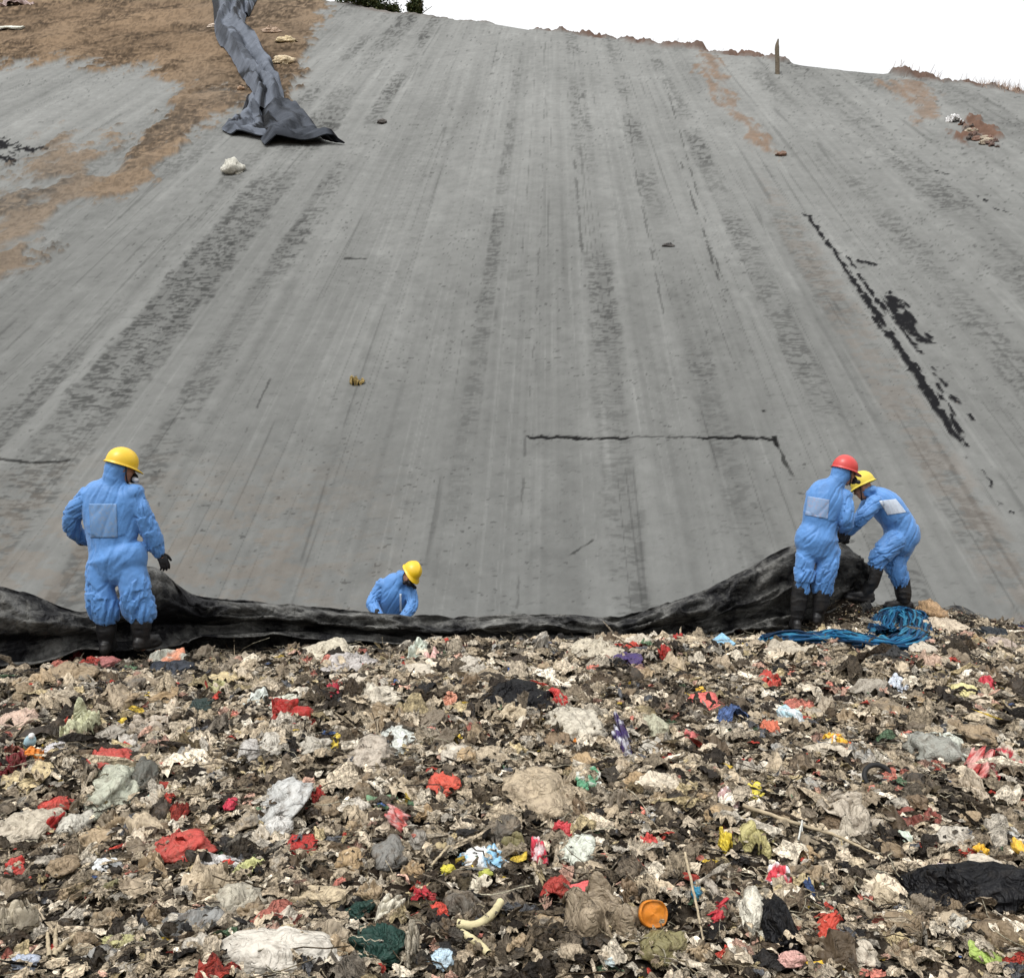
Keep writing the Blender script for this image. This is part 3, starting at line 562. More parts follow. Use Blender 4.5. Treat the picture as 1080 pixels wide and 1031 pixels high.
HEROES = [
 (300, 1014, 132, 50, 'sack', WH, 'white_sack', 'big white woven sack, the largest pale thing at the bottom edge', 'sack', -.05, None, 'big white sack'),
 (189, 901, 60, 30, 'bag', CO, 'plastic_bag', 'bright coral red plastic bag lying above a white and pink sheet', 'plastic bag', 0, None, 'coral red bag'),
 (319, 899, 38, 22, 'box', RD, 'food_packet', 'square glossy red packet with a pale rim beside white rags', 'packet', 0, None, 'square red packet'),
 (336, 953, 64, 19, 'box', CR, 'foam_block', 'long chipped cream foam block just above the big white sack', 'foam block', .02, None, 'cream foam block'),
 (630, 978, 104, 66, 'rag', TP, 'plastic_sheet', 'large taupe tent shaped plastic sheet under the flat pink red board', 'plastic sheet', 0, None, 'large taupe sheet'),
 (618, 946, 52, 20, 'board', (.60, .10, .10), 'plastic_board', 'flat pink red board sticking out over the large taupe sheet', 'board', .25, None, 'pink red board'),
 (509, 911, 54, 20, 'bag', LB, 'plastic_bag', 'light blue and white crumpled bag among brown straw', 'plastic bag', 0, (.7, .7, .68), 'light blue bag'),
 (578, 848, 90, 48, 'bag', BG, 'plastic_bag', 'large smooth beige bag in the centre of the tip', 'plastic bag', -.3, None, 'large smooth beige bag'),
 (545, 744, 74, 26, 'bag', BK, 'bin_bag', 'shiny black bin bag near the liner with red scraps at its right end', 'bin bag', 0, None, 'shiny black bin bag'),
 (467, 832, 38, 18, 'bag', (.50, .08, .05), 'plastic_bag', 'deep orange red bag left of the large smooth beige bag', 'plastic bag', 0, None, 'orange red bag'),
 (304, 758, 58, 18, 'rag', RD, 'red_cloth', 'crumpled bright red cloth below a pale green white sheet', 'cloth', 0, None, 'bright red cloth'),
 (112, 808, 48, 22, 'bag', CO, 'plastic_bag', 'shiny salmon red bag with a small white foam bit under it', 'plastic bag', 0, None, 'salmon red bag'),
 (1012, 950, 158, 44, 'bag', BK, 'bin_bag', 'long black bin bag stretched out at the right edge', 'bin bag', .22, None, 'long black bin bag'),
 (1044, 930, 52, 30, 'bag', OW, 'plastic_bag', 'semi clear white bag tucked behind the long black bin bag', 'plastic bag', 0, None, 'semi clear white bag'),
 (822, 985, 36, 52, 'bag', BK, 'bin_bag', 'narrow black bin bag hanging in a hollow near the bottom edge', 'bin bag', 0, None, 'narrow black bin bag'),
 (657, 787, 24, 30, 'rag', PU, 'plastic_wrapper', 'dark purple and white wrapper standing upright', 'wrapper', .3, (.55, .55, .6), 'dark purple wrapper'),
 (688, 795, 30, 13, 'sheet', WH, 'paper_scrap', 'white paper triangle right of the dark purple wrapper', 'paper', 0, None, 'white paper triangle'),
 (612, 790, 32, 9, 'rag', OR, 'plastic_strip', 'orange plastic strip left of the dark purple wrapper', 'strip', -.15, None, 'orange strip'),
 (605, 768, 58, 32, 'bag', (.46, .42, .34), 'plastic_bag', 'rounded pale beige bag above the orange plastic strip', 'plastic bag', 0, None, 'rounded pale beige bag'),
 (417, 788, 50, 24, 'bag', (.55, .57, .52), 'plastic_bag', 'pale greenish white translucent bag left of centre', 'plastic bag', 0, None, 'greenish white bag'),
 (388, 802, 52, 26, 'bag', (.38, .33, .27), 'plastic_bag', 'taupe bag tucked in front of the greenish white bag', 'plastic bag', 0, None, 'taupe bag'),
 (353, 791, 22, 14, 'bag', YE, 'plastic_bag', 'small bright yellow bag left of the taupe bag', 'plastic bag', 0, None, 'small yellow bag'),
 (399, 740, 56, 20, 'bag', (.52, .47, .38), 'plastic_bag', 'pale cream grey bag below the small white carton', 'plastic bag', 0, None, 'cream grey bag'),
 (344, 692, 50, 18, 'bag', (.50, .45, .35), 'plastic_bag', 'pale tan bag nearest the liner at left of centre', 'plastic bag', 0, None, 'pale tan bag'),
 (368, 706, 66, 18, 'bag', (.42, .39, .37), 'plastic_bag', 'long lilac grey bag lying under the pale tan bag', 'plastic bag', -.12, None, 'lilac grey bag'),
 (375, 723, 38, 12, 'bag', OW, 'plastic_bag', 'off white bag directly under the long lilac grey bag', 'plastic bag', 0, None, 'off white bag'),
 (314, 676, 25, 9, 'box', WH, 'foam_tray', 'small white oval foam tray in the dark strip under the liner', 'foam tray', 0, None, 'oval foam tray'),
 (240, 675, 36, 15, 'bag', GY_, 'plastic_bag', 'grey ribbed bag right of the lone left worker boots', 'plastic bag', 0, None, 'grey ribbed bag'),
 (240, 686, 12, 8, 'bag', (.65, .6, .05), 'plastic_scrap', 'tiny lemon yellow scrap under the grey ribbed bag', 'scrap', 0, None, 'lemon yellow scrap'),
 (168, 701, 58, 17, 'rag', (.33, .33, .28), 'plastic_sheet', 'grey sheet with an orange corner in front of the left worker', 'plastic sheet', .3, (.6, .25, .15), 'orange cornered sheet'),
 (177, 711, 44, 18, 'bag', (.035, .04, .05), 'bin_bag', 'blue black bag under the orange cornered grey sheet', 'bin bag', 0, None, 'blue black bag'),
 (35, 690, 44, 9, 'rag', RD, 'red_cloth', 'flat red cloth by the liner at the left edge', 'cloth', .06, None, 'flat red cloth'),
 (68, 682, 42, 9, 'bag', GY_, 'plastic_bag', 'long thin grey bag just left of the lone worker boots', 'plastic bag', 0, None, 'long thin grey bag'),
 (93, 687, 16, 10, 'bag', OW, 'plastic_ball', 'small rounded pale thing touching the left worker boots', 'bag', 0, None, 'rounded pale thing'),
 (78, 700, 22, 15, 'rag', DR, 'red_cloth', 'dark red rag below the long thin grey bag', 'cloth', 0, None, 'dark red rag'),
 (106, 705, 30, 10, 'bag', PK, 'plastic_bag', 'faded pink bag in front of the left worker boots', 'plastic bag', 0, None, 'faded pink bag'),
 (80, 779, 34, 38, 'rag', (.46, .46, .30), 'plastic_sheet', 'pale lime cloth like sheet, upright folds, above the salmon bag', 'plastic sheet', 0, None, 'pale lime sheet'),
 (12, 767, 40, 24, 'bag', (.52, .38, .30), 'plastic_bag', 'peach beige bag cut by the left edge', 'plastic bag', 0, None, 'peach beige bag'),
 (37, 804, 23, 9, 'rag', OR, 'plastic_strip', 'small orange strip under the little bottle', 'strip', -.6, None, 'small orange strip'),
 (9, 818, 26, 20, 'rag', DR, 'red_cloth', 'dark crimson tangle at the left edge', 'cloth', 0, None, 'crimson tangle'),
 (118, 838, 56, 42, 'bag', (.38, .39, .31), 'plastic_bag', 'large pale green grey bag below the salmon red bag', 'plastic bag', 0, None, 'green grey bag'),
 (150, 828, 26, 32, 'bag', (.10, .10, .085), 'plastic_bag', 'smoky dark bag right of the large green grey bag', 'plastic bag', 0, None, 'smoky dark bag'),
 (297, 853, 60, 34, 'bag', (.42, .42, .40), 'plastic_bag', 'silver grey crumpled bag slanting above the white rags', 'plastic bag', .55, None, 'silver grey bag'),
 (332, 847, 20, 13, 'rag', RD, 'red_cloth', 'small red rag right of the silver grey bag', 'cloth', 0, None, 'small red rag'),
 (291, 884, 32, 22, 'bag', (.50, .49, .46), 'plastic_bag', 'pale grey lump left of the square red packet', 'plastic bag', 0, None, 'pale grey lump'),
 (272, 893, 30, 16, 'rag', OW, 'white_rag', 'off white knotted rag beside the pale grey lump', 'rag', 0, None, 'knotted rag'),
 (28, 880, 62, 32, 'bag', (.42, .37, .29), 'plastic_bag', 'big matt tan bag near the left edge', 'plastic bag', 0, None, 'matt tan bag'),
 (50, 883, 20, 26, 'rag', RD, 'red_cloth', 'red net rag lying over the matt tan bag', 'net', -.6, None, 'red net rag'),
 (76, 881, 34, 24, 'bag', (.44, .42, .36), 'plastic_bag', 'pale stone coloured bag right of the red net rag', 'plastic bag', 0, None, 'stone coloured bag'),
 (112, 922, 34, 10, 'sheet', (.66, .68, .68), 'paper_scrap', 'bright white paper strip left of the coral red bag', 'paper', 0, None, 'white paper strip'),
 (222, 917, 60, 18, 'rag', (.56, .54, .52), 'plastic_sheet', 'milky white sheet directly under the coral red bag', 'plastic sheet', 0, None, 'milky white sheet'),
 (262, 921, 42, 13, 'rag', (.48, .48, .22), 'plastic_sheet', 'yellow green film right of the milky white sheet', 'film', .15, None, 'yellow green film'),
 (15, 925, 32, 14, 'rag', (.45, .05, .04), 'red_cloth', 'red strips at the left edge below the matt tan bag', 'cloth', .2, None, 'red strips'),
 (17, 954, 40, 20, 'sheet', TP, 'plastic_sheet', 'flat taupe sheet at the left edge under the red strips', 'plastic sheet', 0, None, 'flat taupe sheet'),
 (190, 985, 84, 26, 'sheet', (.22, .22, .21), 'plastic_sheet', 'dark grey crumpled film left of the big white sack', 'film', .2, None, 'dark grey film'),
 (246, 958, 64, 34, 'bag', (.37, .34, .27), 'plastic_bag', 'khaki bag leaning over the big white sack', 'plastic bag', 0, None, 'khaki bag'),
 (12, 990, 30, 44, 'rag', (.42, .37, .28), 'plastic_sheet', 'upright tan sheet in the lower left corner', 'plastic sheet', 0, None, 'upright tan sheet'),
 (125, 1000, 48, 11, 'bag', (.42, .40, .20), 'plastic_bag', 'narrow mustard bag near the bottom left sticks', 'plastic bag', .2, None, 'narrow mustard bag'),
 (26, 1027, 30, 14, 'bag', (.38, .42, .5), 'plastic_bag', 'pale blue bag cut by the bottom edge at left', 'plastic bag', 0, None, 'pale blue corner bag'),
 (400, 1006, 66, 36, 'bag', DG, 'bin_bag', 'dark bottle green bin bag right of the big white sack', 'bin bag', 0, None, 'bottle green bin bag'),
 (378, 972, 32, 15, 'bag', DG, 'bin_bag', 'small dark green bag above the bottle green bin bag', 'bin bag', .4, None, 'small dark green bag'),
 (408, 974, 34, 30, 'rag', (.56, .52, .42), 'white_rag', 'twisted cream rag over the dark green bags', 'rag', -.5, None, 'twisted cream rag'),
 (433, 1012, 18, 46, 'rag', (.36, .32, .25), 'plastic_sheet', 'narrow upright tan strip right of the bottle green bin bag', 'strip', 0, None, 'upright tan strip'),
 (498, 942, 42, 22, 'sheet', (.60, .54, .42), 'cardboard', 'cream card with a torn lower edge under the light blue bag', 'card', .2, None, 'cream card'),
 (512, 932, 16, 8, 'bag', LM, 'plastic_scrap', 'lime scrap on the upper corner of the cream card', 'scrap', 0, None, 'lime scrap'),
 (447, 954, 28, 10, 'rag', (.38, .03, .04), 'red_cloth', 'wine red scrap between brown twigs', 'cloth', 0, None, 'wine red scrap'),
 (473, 927, 16, 9, 'bag', (.5, .44, .05), 'plastic_scrap', 'yellow scrap left of the light blue bag', 'scrap', 0, None, 'yellow scrap'),
 (411, 908, 38, 30, 'bag', (.17, .165, .15), 'plastic_bag', 'smoky brown translucent bag left of the light blue bag', 'plastic bag', 0, None, 'smoky brown bag'),
 (441, 895, 18, 16, 'bag', (.24, .22, .19), 'plastic_bag', 'small grey brown ball of film right of the smoky brown bag', 'plastic bag', 0, None, 'grey brown ball'),
 (423, 876, 18, 30, 'rag', (.42, .09, .08), 'plastic_wrapper', 'red and pink wrapper standing on end', 'wrapper', .9, (.5, .3, .28), 'red and pink wrapper'),
 (413, 852, 58, 10, 'sheet', (.14, .24, .14), 'plastic_film', 'long mint green film below the orange red bag', 'film', 0, None, 'mint green film'),
 (440, 717, 32, 17, 'box', OW, 'carton', 'small white carton with grey print near the liner', 'carton', 0, None, 'small white carton'),
 (542, 716, 19, 12, 'rag', BL, 'plastic_bag', 'royal blue scrap above the shiny black bin bag', 'plastic bag', .5, None, 'royal blue scrap'),
 (590, 746, 22, 22, 'rag', (.45, .05, .045), 'red_cloth', 'red scraps at the right end of the shiny black bin bag', 'cloth', .3, None, 'red scraps'),
 (475, 746, 24, 12, 'rag', (.52, .24, .16), 'plastic_bag', 'peach pink scrap left of the shiny black bin bag', 'plastic bag', 0, None, 'peach pink scrap'),
 (455, 699, 24, 13, 'rag', (.58, .36, .32), 'paper_scrap', 'pale pink paper above the small white carton', 'paper', 0, None, 'pale pink paper'),
 (438, 692, 24, 20, 'sheet', (.5, .54, .46), 'plastic_film', 'pale green film near the liner left of the pale pink paper', 'film', 0, None, 'pale green film'),
 (702, 695, 17, 17, 'rag', RD, 'red_cloth', 'red scrap standing left of the pale blue triangle', 'cloth', .4, None, 'standing red scrap'),
 (716, 679, 16, 9, 'rag', RD, 'red_cloth', 'red scrap nearest the liner between the two standing scraps', 'cloth', 0, None, 'red scrap nearest the liner'),
 (764, 682, 18, 16, 'board', LB, 'plastic_sheet', 'small pale blue triangle left of the blue net', 'plastic sheet', .6, None, 'pale blue triangle'),
 (663, 703, 32, 12, 'bag', PU, 'plastic_bag', 'flat dark purple bag near the liner', 'plastic bag', .05, None, 'flat dark purple bag'),
 (747, 749, 40, 21, 'bag', (.60, .13, .11), 'plastic_bag', 'round coral bag with a yellow scrap behind it, right of centre', 'plastic bag', 0, None, 'round coral bag'),
 (740, 738, 16, 8, 'rag', (.65, .40, .05), 'plastic_scrap', 'orange yellow scrap behind the round coral bag', 'scrap', 0, None, 'orange yellow scrap'),
 (726, 785, 30, 9, 'rag', (.55, .16, .15), 'plastic_strip', 'salmon pink strip below the round coral bag', 'strip', 0, None, 'salmon pink strip'),
 (813, 776, 22, 12, 'rag', (.50, .14, .08), 'plastic_wrapper', 'brick red wrapper above the white and yellow bits', 'wrapper', -.2, None, 'brick red wrapper'),
 (836, 765, 26, 20, 'bag', (.60, .64, .66), 'plastic_bag', 'white bag with pale blue stripes, tied at its left end', 'plastic bag', 0, (.35, .5, .55), 'blue striped bag'),
 (886, 790, 30, 11, 'rag', (.60, .10, .03), 'plastic_wrapper', 'shiny orange and yellow snack wrapper', 'wrapper', -.3, (.7, .42, .05), 'snack wrapper'),
 (990, 800, 56, 40, 'bag', (.24, .24, .21), 'plastic_bag', 'large grey green bag at the right with a white flap', 'plastic bag', 0, None, 'grey green bag'),
 (1010, 793, 40, 26, 'sheet', (.52, .54, .47), 'plastic_sheet', 'stiff white flap lying on the large grey green bag', 'plastic sheet', -.4, None, 'stiff white flap'),
 (914, 829, 42, 18, 'sheet', WH, 'paper_sheet', 'clean white sheet left of the black hose ring', 'paper', 0, None, 'clean white sheet'),
 (965, 868, 62, 18, 'rag', (.20, .06, .045), 'cloth', 'rust red mesh cloth below the black hose ring', 'cloth', 0, None, 'rust red mesh'),
 (1040, 818, 32, 28, 'rag', (.58, .30, .27), 'plastic_bag', 'pink bag holding a white ball near the right edge', 'plastic bag', -.4, (.4, .05, .05), 'pink bag'),
 (1067, 808, 22, 18, 'rag', OW, 'plastic_wrapper', 'white wrapper with a red spot at the right edge', 'wrapper', 0, (.45, .04, .06), 'red spotted wrapper'),
 (1018, 736, 32, 12, 'bag', (.58, .52, .25), 'plastic_bag', 'pale yellow bag left of a small crimson rag', 'plastic bag', 0, None, 'pale yellow bag'),
 (1044, 728, 20, 11, 'rag', (.45, .04, .06), 'red_cloth', 'small crimson rag near the right edge', 'cloth', 0, None, 'small crimson rag'),
 (905, 872, 78, 40, 'rag', (.40, .35, .28), 'beige_cloth', 'folded beige cloth bundle above the long stick', 'cloth bundle', -.25, None, 'folded beige cloth'),
 (888, 893, 70, 22, 'rag', (.43, .38, .30), 'beige_cloth', 'lower roll of beige cloth touching the long stick', 'cloth bundle', -.2, None, 'lower beige roll'),
 (797, 893, 48, 28, 'rag', (.40, .36, .16), 'plastic_bag', 'amber translucent bag left of the long stick', 'plastic bag', 0, None, 'amber bag'),
 (765, 897, 12, 24, 'rag', (.60, .46, .05), 'plastic_scrap', 'yellow tab at the left side of the amber bag', 'scrap', 0, None, 'yellow tab'),
 (823, 938, 34, 20, 'rag', (.55, .05, .07), 'plastic_wrapper', 'crimson wrapper with a white patch above the narrow black bin bag', 'wrapper', 0, (.7, .7, .7), 'crimson wrapper'),
 (797, 975, 28, 40, 'bag', (.56, .53, .44), 'plastic_bag', 'cream white knotted bag left of the narrow black bin bag', 'plastic bag', 0, None, 'cream white bag'),
 (872, 991, 15, 30, 'rag', (.42, .05, .03), 'red_cloth', 'upright red rag right of the narrow black bin bag', 'cloth', -.8, None, 'upright red rag'),
 (871, 1026, 44, 13, 'board', (.68, .44, .05), 'plastic_sheet', 'flat golden yellow sheet at the bottom edge', 'plastic sheet', 0, None, 'golden yellow sheet'),
 (908, 1020, 34, 22, 'bag', OW, 'plastic_bag', 'white bag right of the golden yellow sheet', 'plastic bag', 0, None, 'bottom white bag'),
 (1045, 1017, 52, 18, 'board', (.30, .40, .10), 'plastic_sheet', 'lime green flat sheet in the lower right', 'plastic sheet', -.45, None, 'lime green sheet'),
 (1012, 985, 34, 14, 'rag', (.46, .43, .36), 'plastic_strip', 'pale curled strap above the lime green flat sheet', 'strap', -.5, None, 'pale curled strap'),
 (1037, 909, 15, 12, 'rag', (.68, .40, .04), 'plastic_scrap', 'amber yellow scrap above the semi clear white bag', 'scrap', 0, None, 'amber yellow scrap'),
 (1000, 922, 44, 9, 'rag', (.62, .52, .5), 'paper_scrap', 'white paper with red marks behind the long black bin bag', 'paper', 0, (.5, .05, .1), 'red marked paper'),
 (957, 892, 14, 11, 'board', (.55, .62, .52), 'carton', 'tiny mint white carton below the rust red mesh cloth', 'carton', -.2, None, 'tiny mint carton'),
 (890, 692, 6, 4, 'bag', OW, 'paper_scrap', None, None, 0, None, None),
 (1000, 665, 44, 14, 'bag', (.48, .40, .30), 'plastic_bag', 'tan bag right of the coiled blue net', 'plastic bag', 0, None, 'tan bag by the net'),
 (985, 650, 30, 24, 'bag', (.34, .22, .12), 'cardboard', 'curled brown cardboard standing right of the blue net', 'cardboard', -.2, None, 'curled brown cardboard'),
 (975, 692, 32, 14, 'bag', OW, 'plastic_bag', 'off white bag in front of the coiled blue net', 'plastic bag', 0, None, 'white bag before the net'),
 (988, 706, 30, 16, 'rag', (.45, .32, .24), 'plastic_bag', 'pinkish tan bag under the off white bag by the blue net', 'plastic bag', 0, None, 'pinkish tan bag'),
 (940, 696, 34, 15, 'bag', (.03, .03, .03), 'bin_bag', 'small black bag just in front of the blue net', 'bin bag', 0, None, 'small black bag'),
 (1060, 688, 30, 20, 'bag', (.38, .31, .26), 'plastic_bag', 'dusty brown bag at the right edge of the tip top', 'plastic bag', 0, None, 'dusty brown bag'),
 (1052, 674, 34, 12, 'bag', (.025, .03, .035), 'bin_bag', 'black bag at the upper right edge of the tip', 'bin bag', -.3, None, 'upper right black bag'),
 (1045, 656, 26, 12, 'rag', (.55, .50, .48), 'plastic_sheet', 'white scrap where the tip meets the slope at right', 'plastic sheet', -.4, None, 'slope foot white scrap'),
 (950, 730, 34, 12, 'rag', (.52, .56, .62), 'plastic_bag', 'pale blue white film at middle right', 'film', -.2, None, 'blue white film'),
 (1000, 724, 44, 10, 'bag', (.10, .105, .12), 'bin_bag', 'slate grey bag above the pale yellow bag', 'bin bag', 0, None, 'slate grey bag'),
 (838, 694, 96, 15, 'rag', (.42, .37, .29), 'sacking', 'long flat roll of beige sacking below the blue net', 'sacking', .02, None, 'beige sacking roll'),
 (628, 690, 62, 18, 'bag', (.45, .40, .31), 'plastic_bag', 'wide beige bag close to the liner right of centre', 'plastic bag', 0, None, 'wide beige bag'),
 (655, 671, 30, 12, 'bag', (.22, .19, .15), 'plastic_bag', 'domed brown bag touching the liner', 'plastic bag', 0, None, 'domed brown bag'),
 (768, 853, 30, 14, 'rag', (.60, .40, .38), 'paper_cup', 'crushed pink and white cups beside the yellow scrap', 'cup', 0, (.7, .68, .66), 'crushed pink cups'),
 (797, 845, 22, 11, 'sheet', (.66, .55, .08), 'plastic_scrap', 'bright yellow scrap right of the crushed pink cups', 'scrap', .2, None, 'bright yellow scrap'),
 (622, 834, 34, 17, 'sheet', (.56, .56, .50), 'plastic_wrapper', 'white wrapper with green marks at the large smooth beige bag', 'wrapper', -.5, (.10, .28, .16), 'green marked wrapper'),
 (692, 869, 36, 10, 'sheet', (.50, .52, .55), 'foil_wrapper', 'silver foil wrapper in the middle right', 'wrapper', .1, None, 'silver foil wrapper'),
 (684, 899, 24, 13, 'rag', (.50, .07, .06), 'plastic_wrapper', 'red cup shaped wrapper above the large taupe sheet', 'wrapper', .1, None, 'red cup wrapper'),
 (568, 911, 24, 22, 'rag', (.55, .04, .07), 'plastic_wrapper', 'crimson ribbon with a white centre right of the light blue bag', 'wrapper', 0, (.65, .5, .5), 'crimson ribbon'),
 (594, 884, 26, 12, 'rag', (.48, .05, .06), 'red_cloth', 'red strip above the pale film under the large smooth beige bag', 'cloth', -.2, None, 'strip under beige bag'),
 (611, 904, 38, 26, 'bag', (.52, .54, .46), 'plastic_bag', 'pale green white puffed film right of the crimson ribbon', 'plastic bag', 0, None, 'puffed film'),
 (243, 857, 12, 11, 'bag', (.45, .03, .06), 'plastic_ball', 'small round crimson thing beside a pink scrap', 'ball', 0, None, 'round crimson thing'),
 (212, 752, 24, 13, 'bag', (.03, .045, .04), 'bin_bag', 'small blackish green bag left of the bright red cloth', 'bin bag', 0, None, 'blackish green bag'),
 (226, 735, 22, 18, 'rag', (.42, .40, .22), 'plastic_sheet', 'curved khaki yellow scrap above the blackish green bag', 'plastic sheet', .5, None, 'curved khaki scrap'),
 (268, 746, 24, 18, 'sheet', (.55, .58, .53), 'plastic_film', 'pale mint film just left above the bright red cloth', 'film', 0, None, 'pale mint film'),
 (302, 746, 34, 10, 'bag', (.54, .54, .45), 'plastic_bag', 'pale cream bag behind the bright red cloth', 'plastic bag', 0, None, 'cream bag behind cloth'),
 (353, 738, 18, 14, 'rag', (.38, .03, .05), 'red_cloth', 'crimson scrap right above the bright red cloth', 'cloth', .4, None, 'crimson scrap'),
 (160, 850, 8, 10, 'bag', (.3, .42, .36), 'plastic_scrap', 'small pale teal strip beside the smoky dark bag', 'scrap', 0, None, 'teal strip'),
 (158, 853, 26, 10, 'rag', OW, 'paper_scrap', 'white paper curl below the smoky dark bag', 'paper', .2, None, 'white paper curl'),
 (148, 775, 60, 22, 'rag', (.42, .36, .29), 'plastic_sheet', 'draped tan sheet right of the pale lime sheet', 'plastic sheet', .35, None, 'draped tan sheet'),
 (138, 793, 56, 14, 'rag', (.45, .42, .37), 'plastic_sheet', 'torn pale grey sheet right above the salmon red bag', 'plastic sheet', -.3, None, 'torn pale sheet'),
 (60, 797, 26, 11, 'bag', (.50, .48, .48), 'plastic_bag', 'small pale bag left of the salmon red bag', 'plastic bag', 0, None, 'small pale bag'),
 (330, 795, 34, 14, 'bag', (.40, .37, .31), 'plastic_bag', 'grey beige bag left of the small yellow bag', 'plastic bag', .2, None, 'grey beige bag'),
 (262, 802, 24, 20, 'bag', (.40, .38, .35), 'plastic_bag', 'round grey plastic bundle left of the grey beige bag', 'plastic bag', 0, None, 'round grey bundle'),
 (285, 793, 26, 16, 'bag', (.45, .42, .36), 'plastic_bag', 'pale stone bag beside the round grey bundle', 'plastic bag', 0, None, 'stone bag by bundle'),
 (540, 803, 40, 11, 'board', (.48, .45, .36), 'cardboard', 'flat pale card above the large smooth beige bag', 'cardboard', 0, None, 'flat pale card'),
 (650, 765, 16, 10, 'rag', (.46, .06, .1), 'red_cloth', None, None, 0, None, None),
 (665, 772, 14, 10, 'rag', (.40, .08, .1), 'red_cloth', None, None, 0, None, None),
 (692, 775, 28, 24, 'bag', (.38, .37, .27), 'plastic_bag', 'dull olive beige bag right of the dark purple wrapper', 'plastic bag', 0, None, 'olive beige bag'),
 (425, 1026, 8, 8, 'bag', BL, 'plastic_scrap', None, None, 0, None, None),
 (465, 1024, 30, 15, 'bag', (.45, .58, .66), 'plastic_bag', 'pale blue and white bag at the bottom edge, left of centre', 'plastic bag', 0, None, 'bottom blue white bag'),
 (735, 952, 13, 15, 'bag', (.03, .20, .32), 'plastic_cup', 'small teal blue crushed cup above the thin upright stick', 'cup', 0, None, 'teal cup'),
 (751, 950, 16, 20, 'bag', (.33, .29, .24), 'plastic_bag', 'small brown puffed bag beside the teal blue cup', 'plastic bag', 0, None, 'brown puffed bag'),
 (757, 972, 10, 24, 'rag', (.38, .03, .04), 'red_cloth', 'thin red strip hanging below the brown puffed bag', 'strip', -.9, None, 'thin hanging red strip'),
 (645, 1024, 16, 12, 'bag', (.45, .52, .52), 'plastic_scrap', 'pale blue scrap below the large taupe sheet', 'scrap', 0, None, 'scrap under taupe sheet'),
 (835, 1025, 30, 14, 'bag', (.52, .30, .26), 'plastic_bag', 'dusty pink bag left of the golden yellow sheet', 'plastic bag', 0, None, 'dusty pink bag'),
 (1075, 905, 12, 16, 'bag', (.66, .40, .05), 'plastic_scrap', 'orange scrap cut by the right edge', 'scrap', 0, None, 'right edge orange scrap'),
 (1065, 890, 18, 22, 'rag', (.55, .54, .50), 'paper_scrap', 'white scrap right of the rust red mesh cloth', 'paper', .4, None, 'white scrap by the mesh'),
 (1030, 840, 26, 30, 'rag', (.5, .42, .32), 'cardboard', 'tan card below the pink bag', 'cardboard', .2, None, 'tan card'),
]
REFS = []
for (px, py, wd, hg, st, c, nm, lb, ct, rot, two, short) in HEROES:
    if lb is None: continue
    bright = max(c) > .35 and (max(c) - min(c) > .25)
    piece(px, py, wd, hg, st, c, nm, lb, ct, rot, None, M_BLACK if max(c) < .06 else (M_CLEAN if bright or c in (WH, OW) else M_PLASTIC), None, two)
    REFS.append((px, py, short))

# sticks, bottle, ring and lid
def tube_geo(P, rad, n=8, close=True):
    P = np.asarray(P, float); k = len(P); rad = np.broadcast_to(np.asarray(rad, float), (k,)); T = np.gradient(P, axis=0); T /= np.linalg.norm(T, axis=1)[:, None] + 1e-9
    a = np.cross(T, [0.13, .21, .97]); a /= np.linalg.norm(a, axis=1)[:, None] + 1e-9; b = np.cross(T, a); th = np.linspace(0, 2 * math.pi, n, endpoint=False)
    V = P[:, None] + rad[:, None, None] * (np.cos(th)[None, :, None] * a[:, None] + np.sin(th)[None, :, None] * b[:, None])
    V = V.reshape(-1, 3); Fq = grid_faces(k, n, True)
    if close:
        m = len(V); V = np.vstack([V, P[0], P[-1]]); i = np.arange(n); j = (i + 1) % n
        Fq = np.vstack([Fq, np.stack([i, i * 0 + m, i * 0 + m, j], 1)[:, [0, 1, 3, 3]][:, :4]]) if False else Fq
        V = V[:m]
    return V, Fq
def tip_path(pts, lifts):
    return np.array([hit(px, py, tip_z) + [0, 0, l] for (px, py), l in zip(pts, lifts)])
M_WOOD = flat_mat('dry_wood', (.34, .28, .19), .85, .3, 30, .4)
M_DWOOD = flat_mat('weathered_wood', (.12, .10, .075), .9, .3, 12)
def stick(pts, lifts, r, label, mat=M_WOOD, name='stick', cat='stick', taper=.6):
    P = crom(tip_path(pts, lifts), 26); P = P + np.random.default_rng(len(P) + int(pts[0][0])).normal(0, r * (.18 if r < .012 else .04), P.shape)
    V, Fq = tube_geo(P, np.linspace(r, r * taper, 26)); o = mesh_np(name, V, Fq, mat); tag(o, label, cat); return o
stick([(783, 872), (830, 886), (880, 900), (932, 920)], [.10, .09, .08, .06], .009, 'long pale bent stick running from the amber bag to the long black bin bag')
stick([(722, 925), (733, 965), (742, 1008)], [.10, .06, .05], .006, 'thin dry stick leaning upright below the teal blue cup')
stick([(474, 906), (455, 925)], [.06, .05], .006, 'short straight twig left of the light blue bag', taper=.8)
stick([(488, 962), (470, 948), (440, 932), (425, 925)], [.05, .06, .05, .05], .005, 'curved brown twig above the wine red scrap', M_DWOOD)
stick([(482, 988), (500, 990), (518, 982), (528, 970)], [.05, .05, .06, .07], .017, 'bent cream tube like a bone, upper of two', flat_mat('bone', (.50, .44, .26), .6, .15, 20, .4), 'tube', 'tube', .9)
stick([(487, 998), (503, 1008), (515, 1020)], [.05, .05, .05], .014, 'straight cream tube lying below the bent one', flat_mat('bone2', (.48, .42, .25), .6, .15, 20, .4), 'tube', 'tube', .9)
stick([(52, 1025), (50, 1002)], [.05, .06], .008, 'left upright pale stick of the bottom left bundle'); stick([(58, 1022), (59, 998)], [.05, .06], .009, 'middle pale stick of the bottom left bundle'); stick([(62, 1018), (80, 1002)], [.05, .06], .009, 'slanting right hand stick of the bottom left bundle')
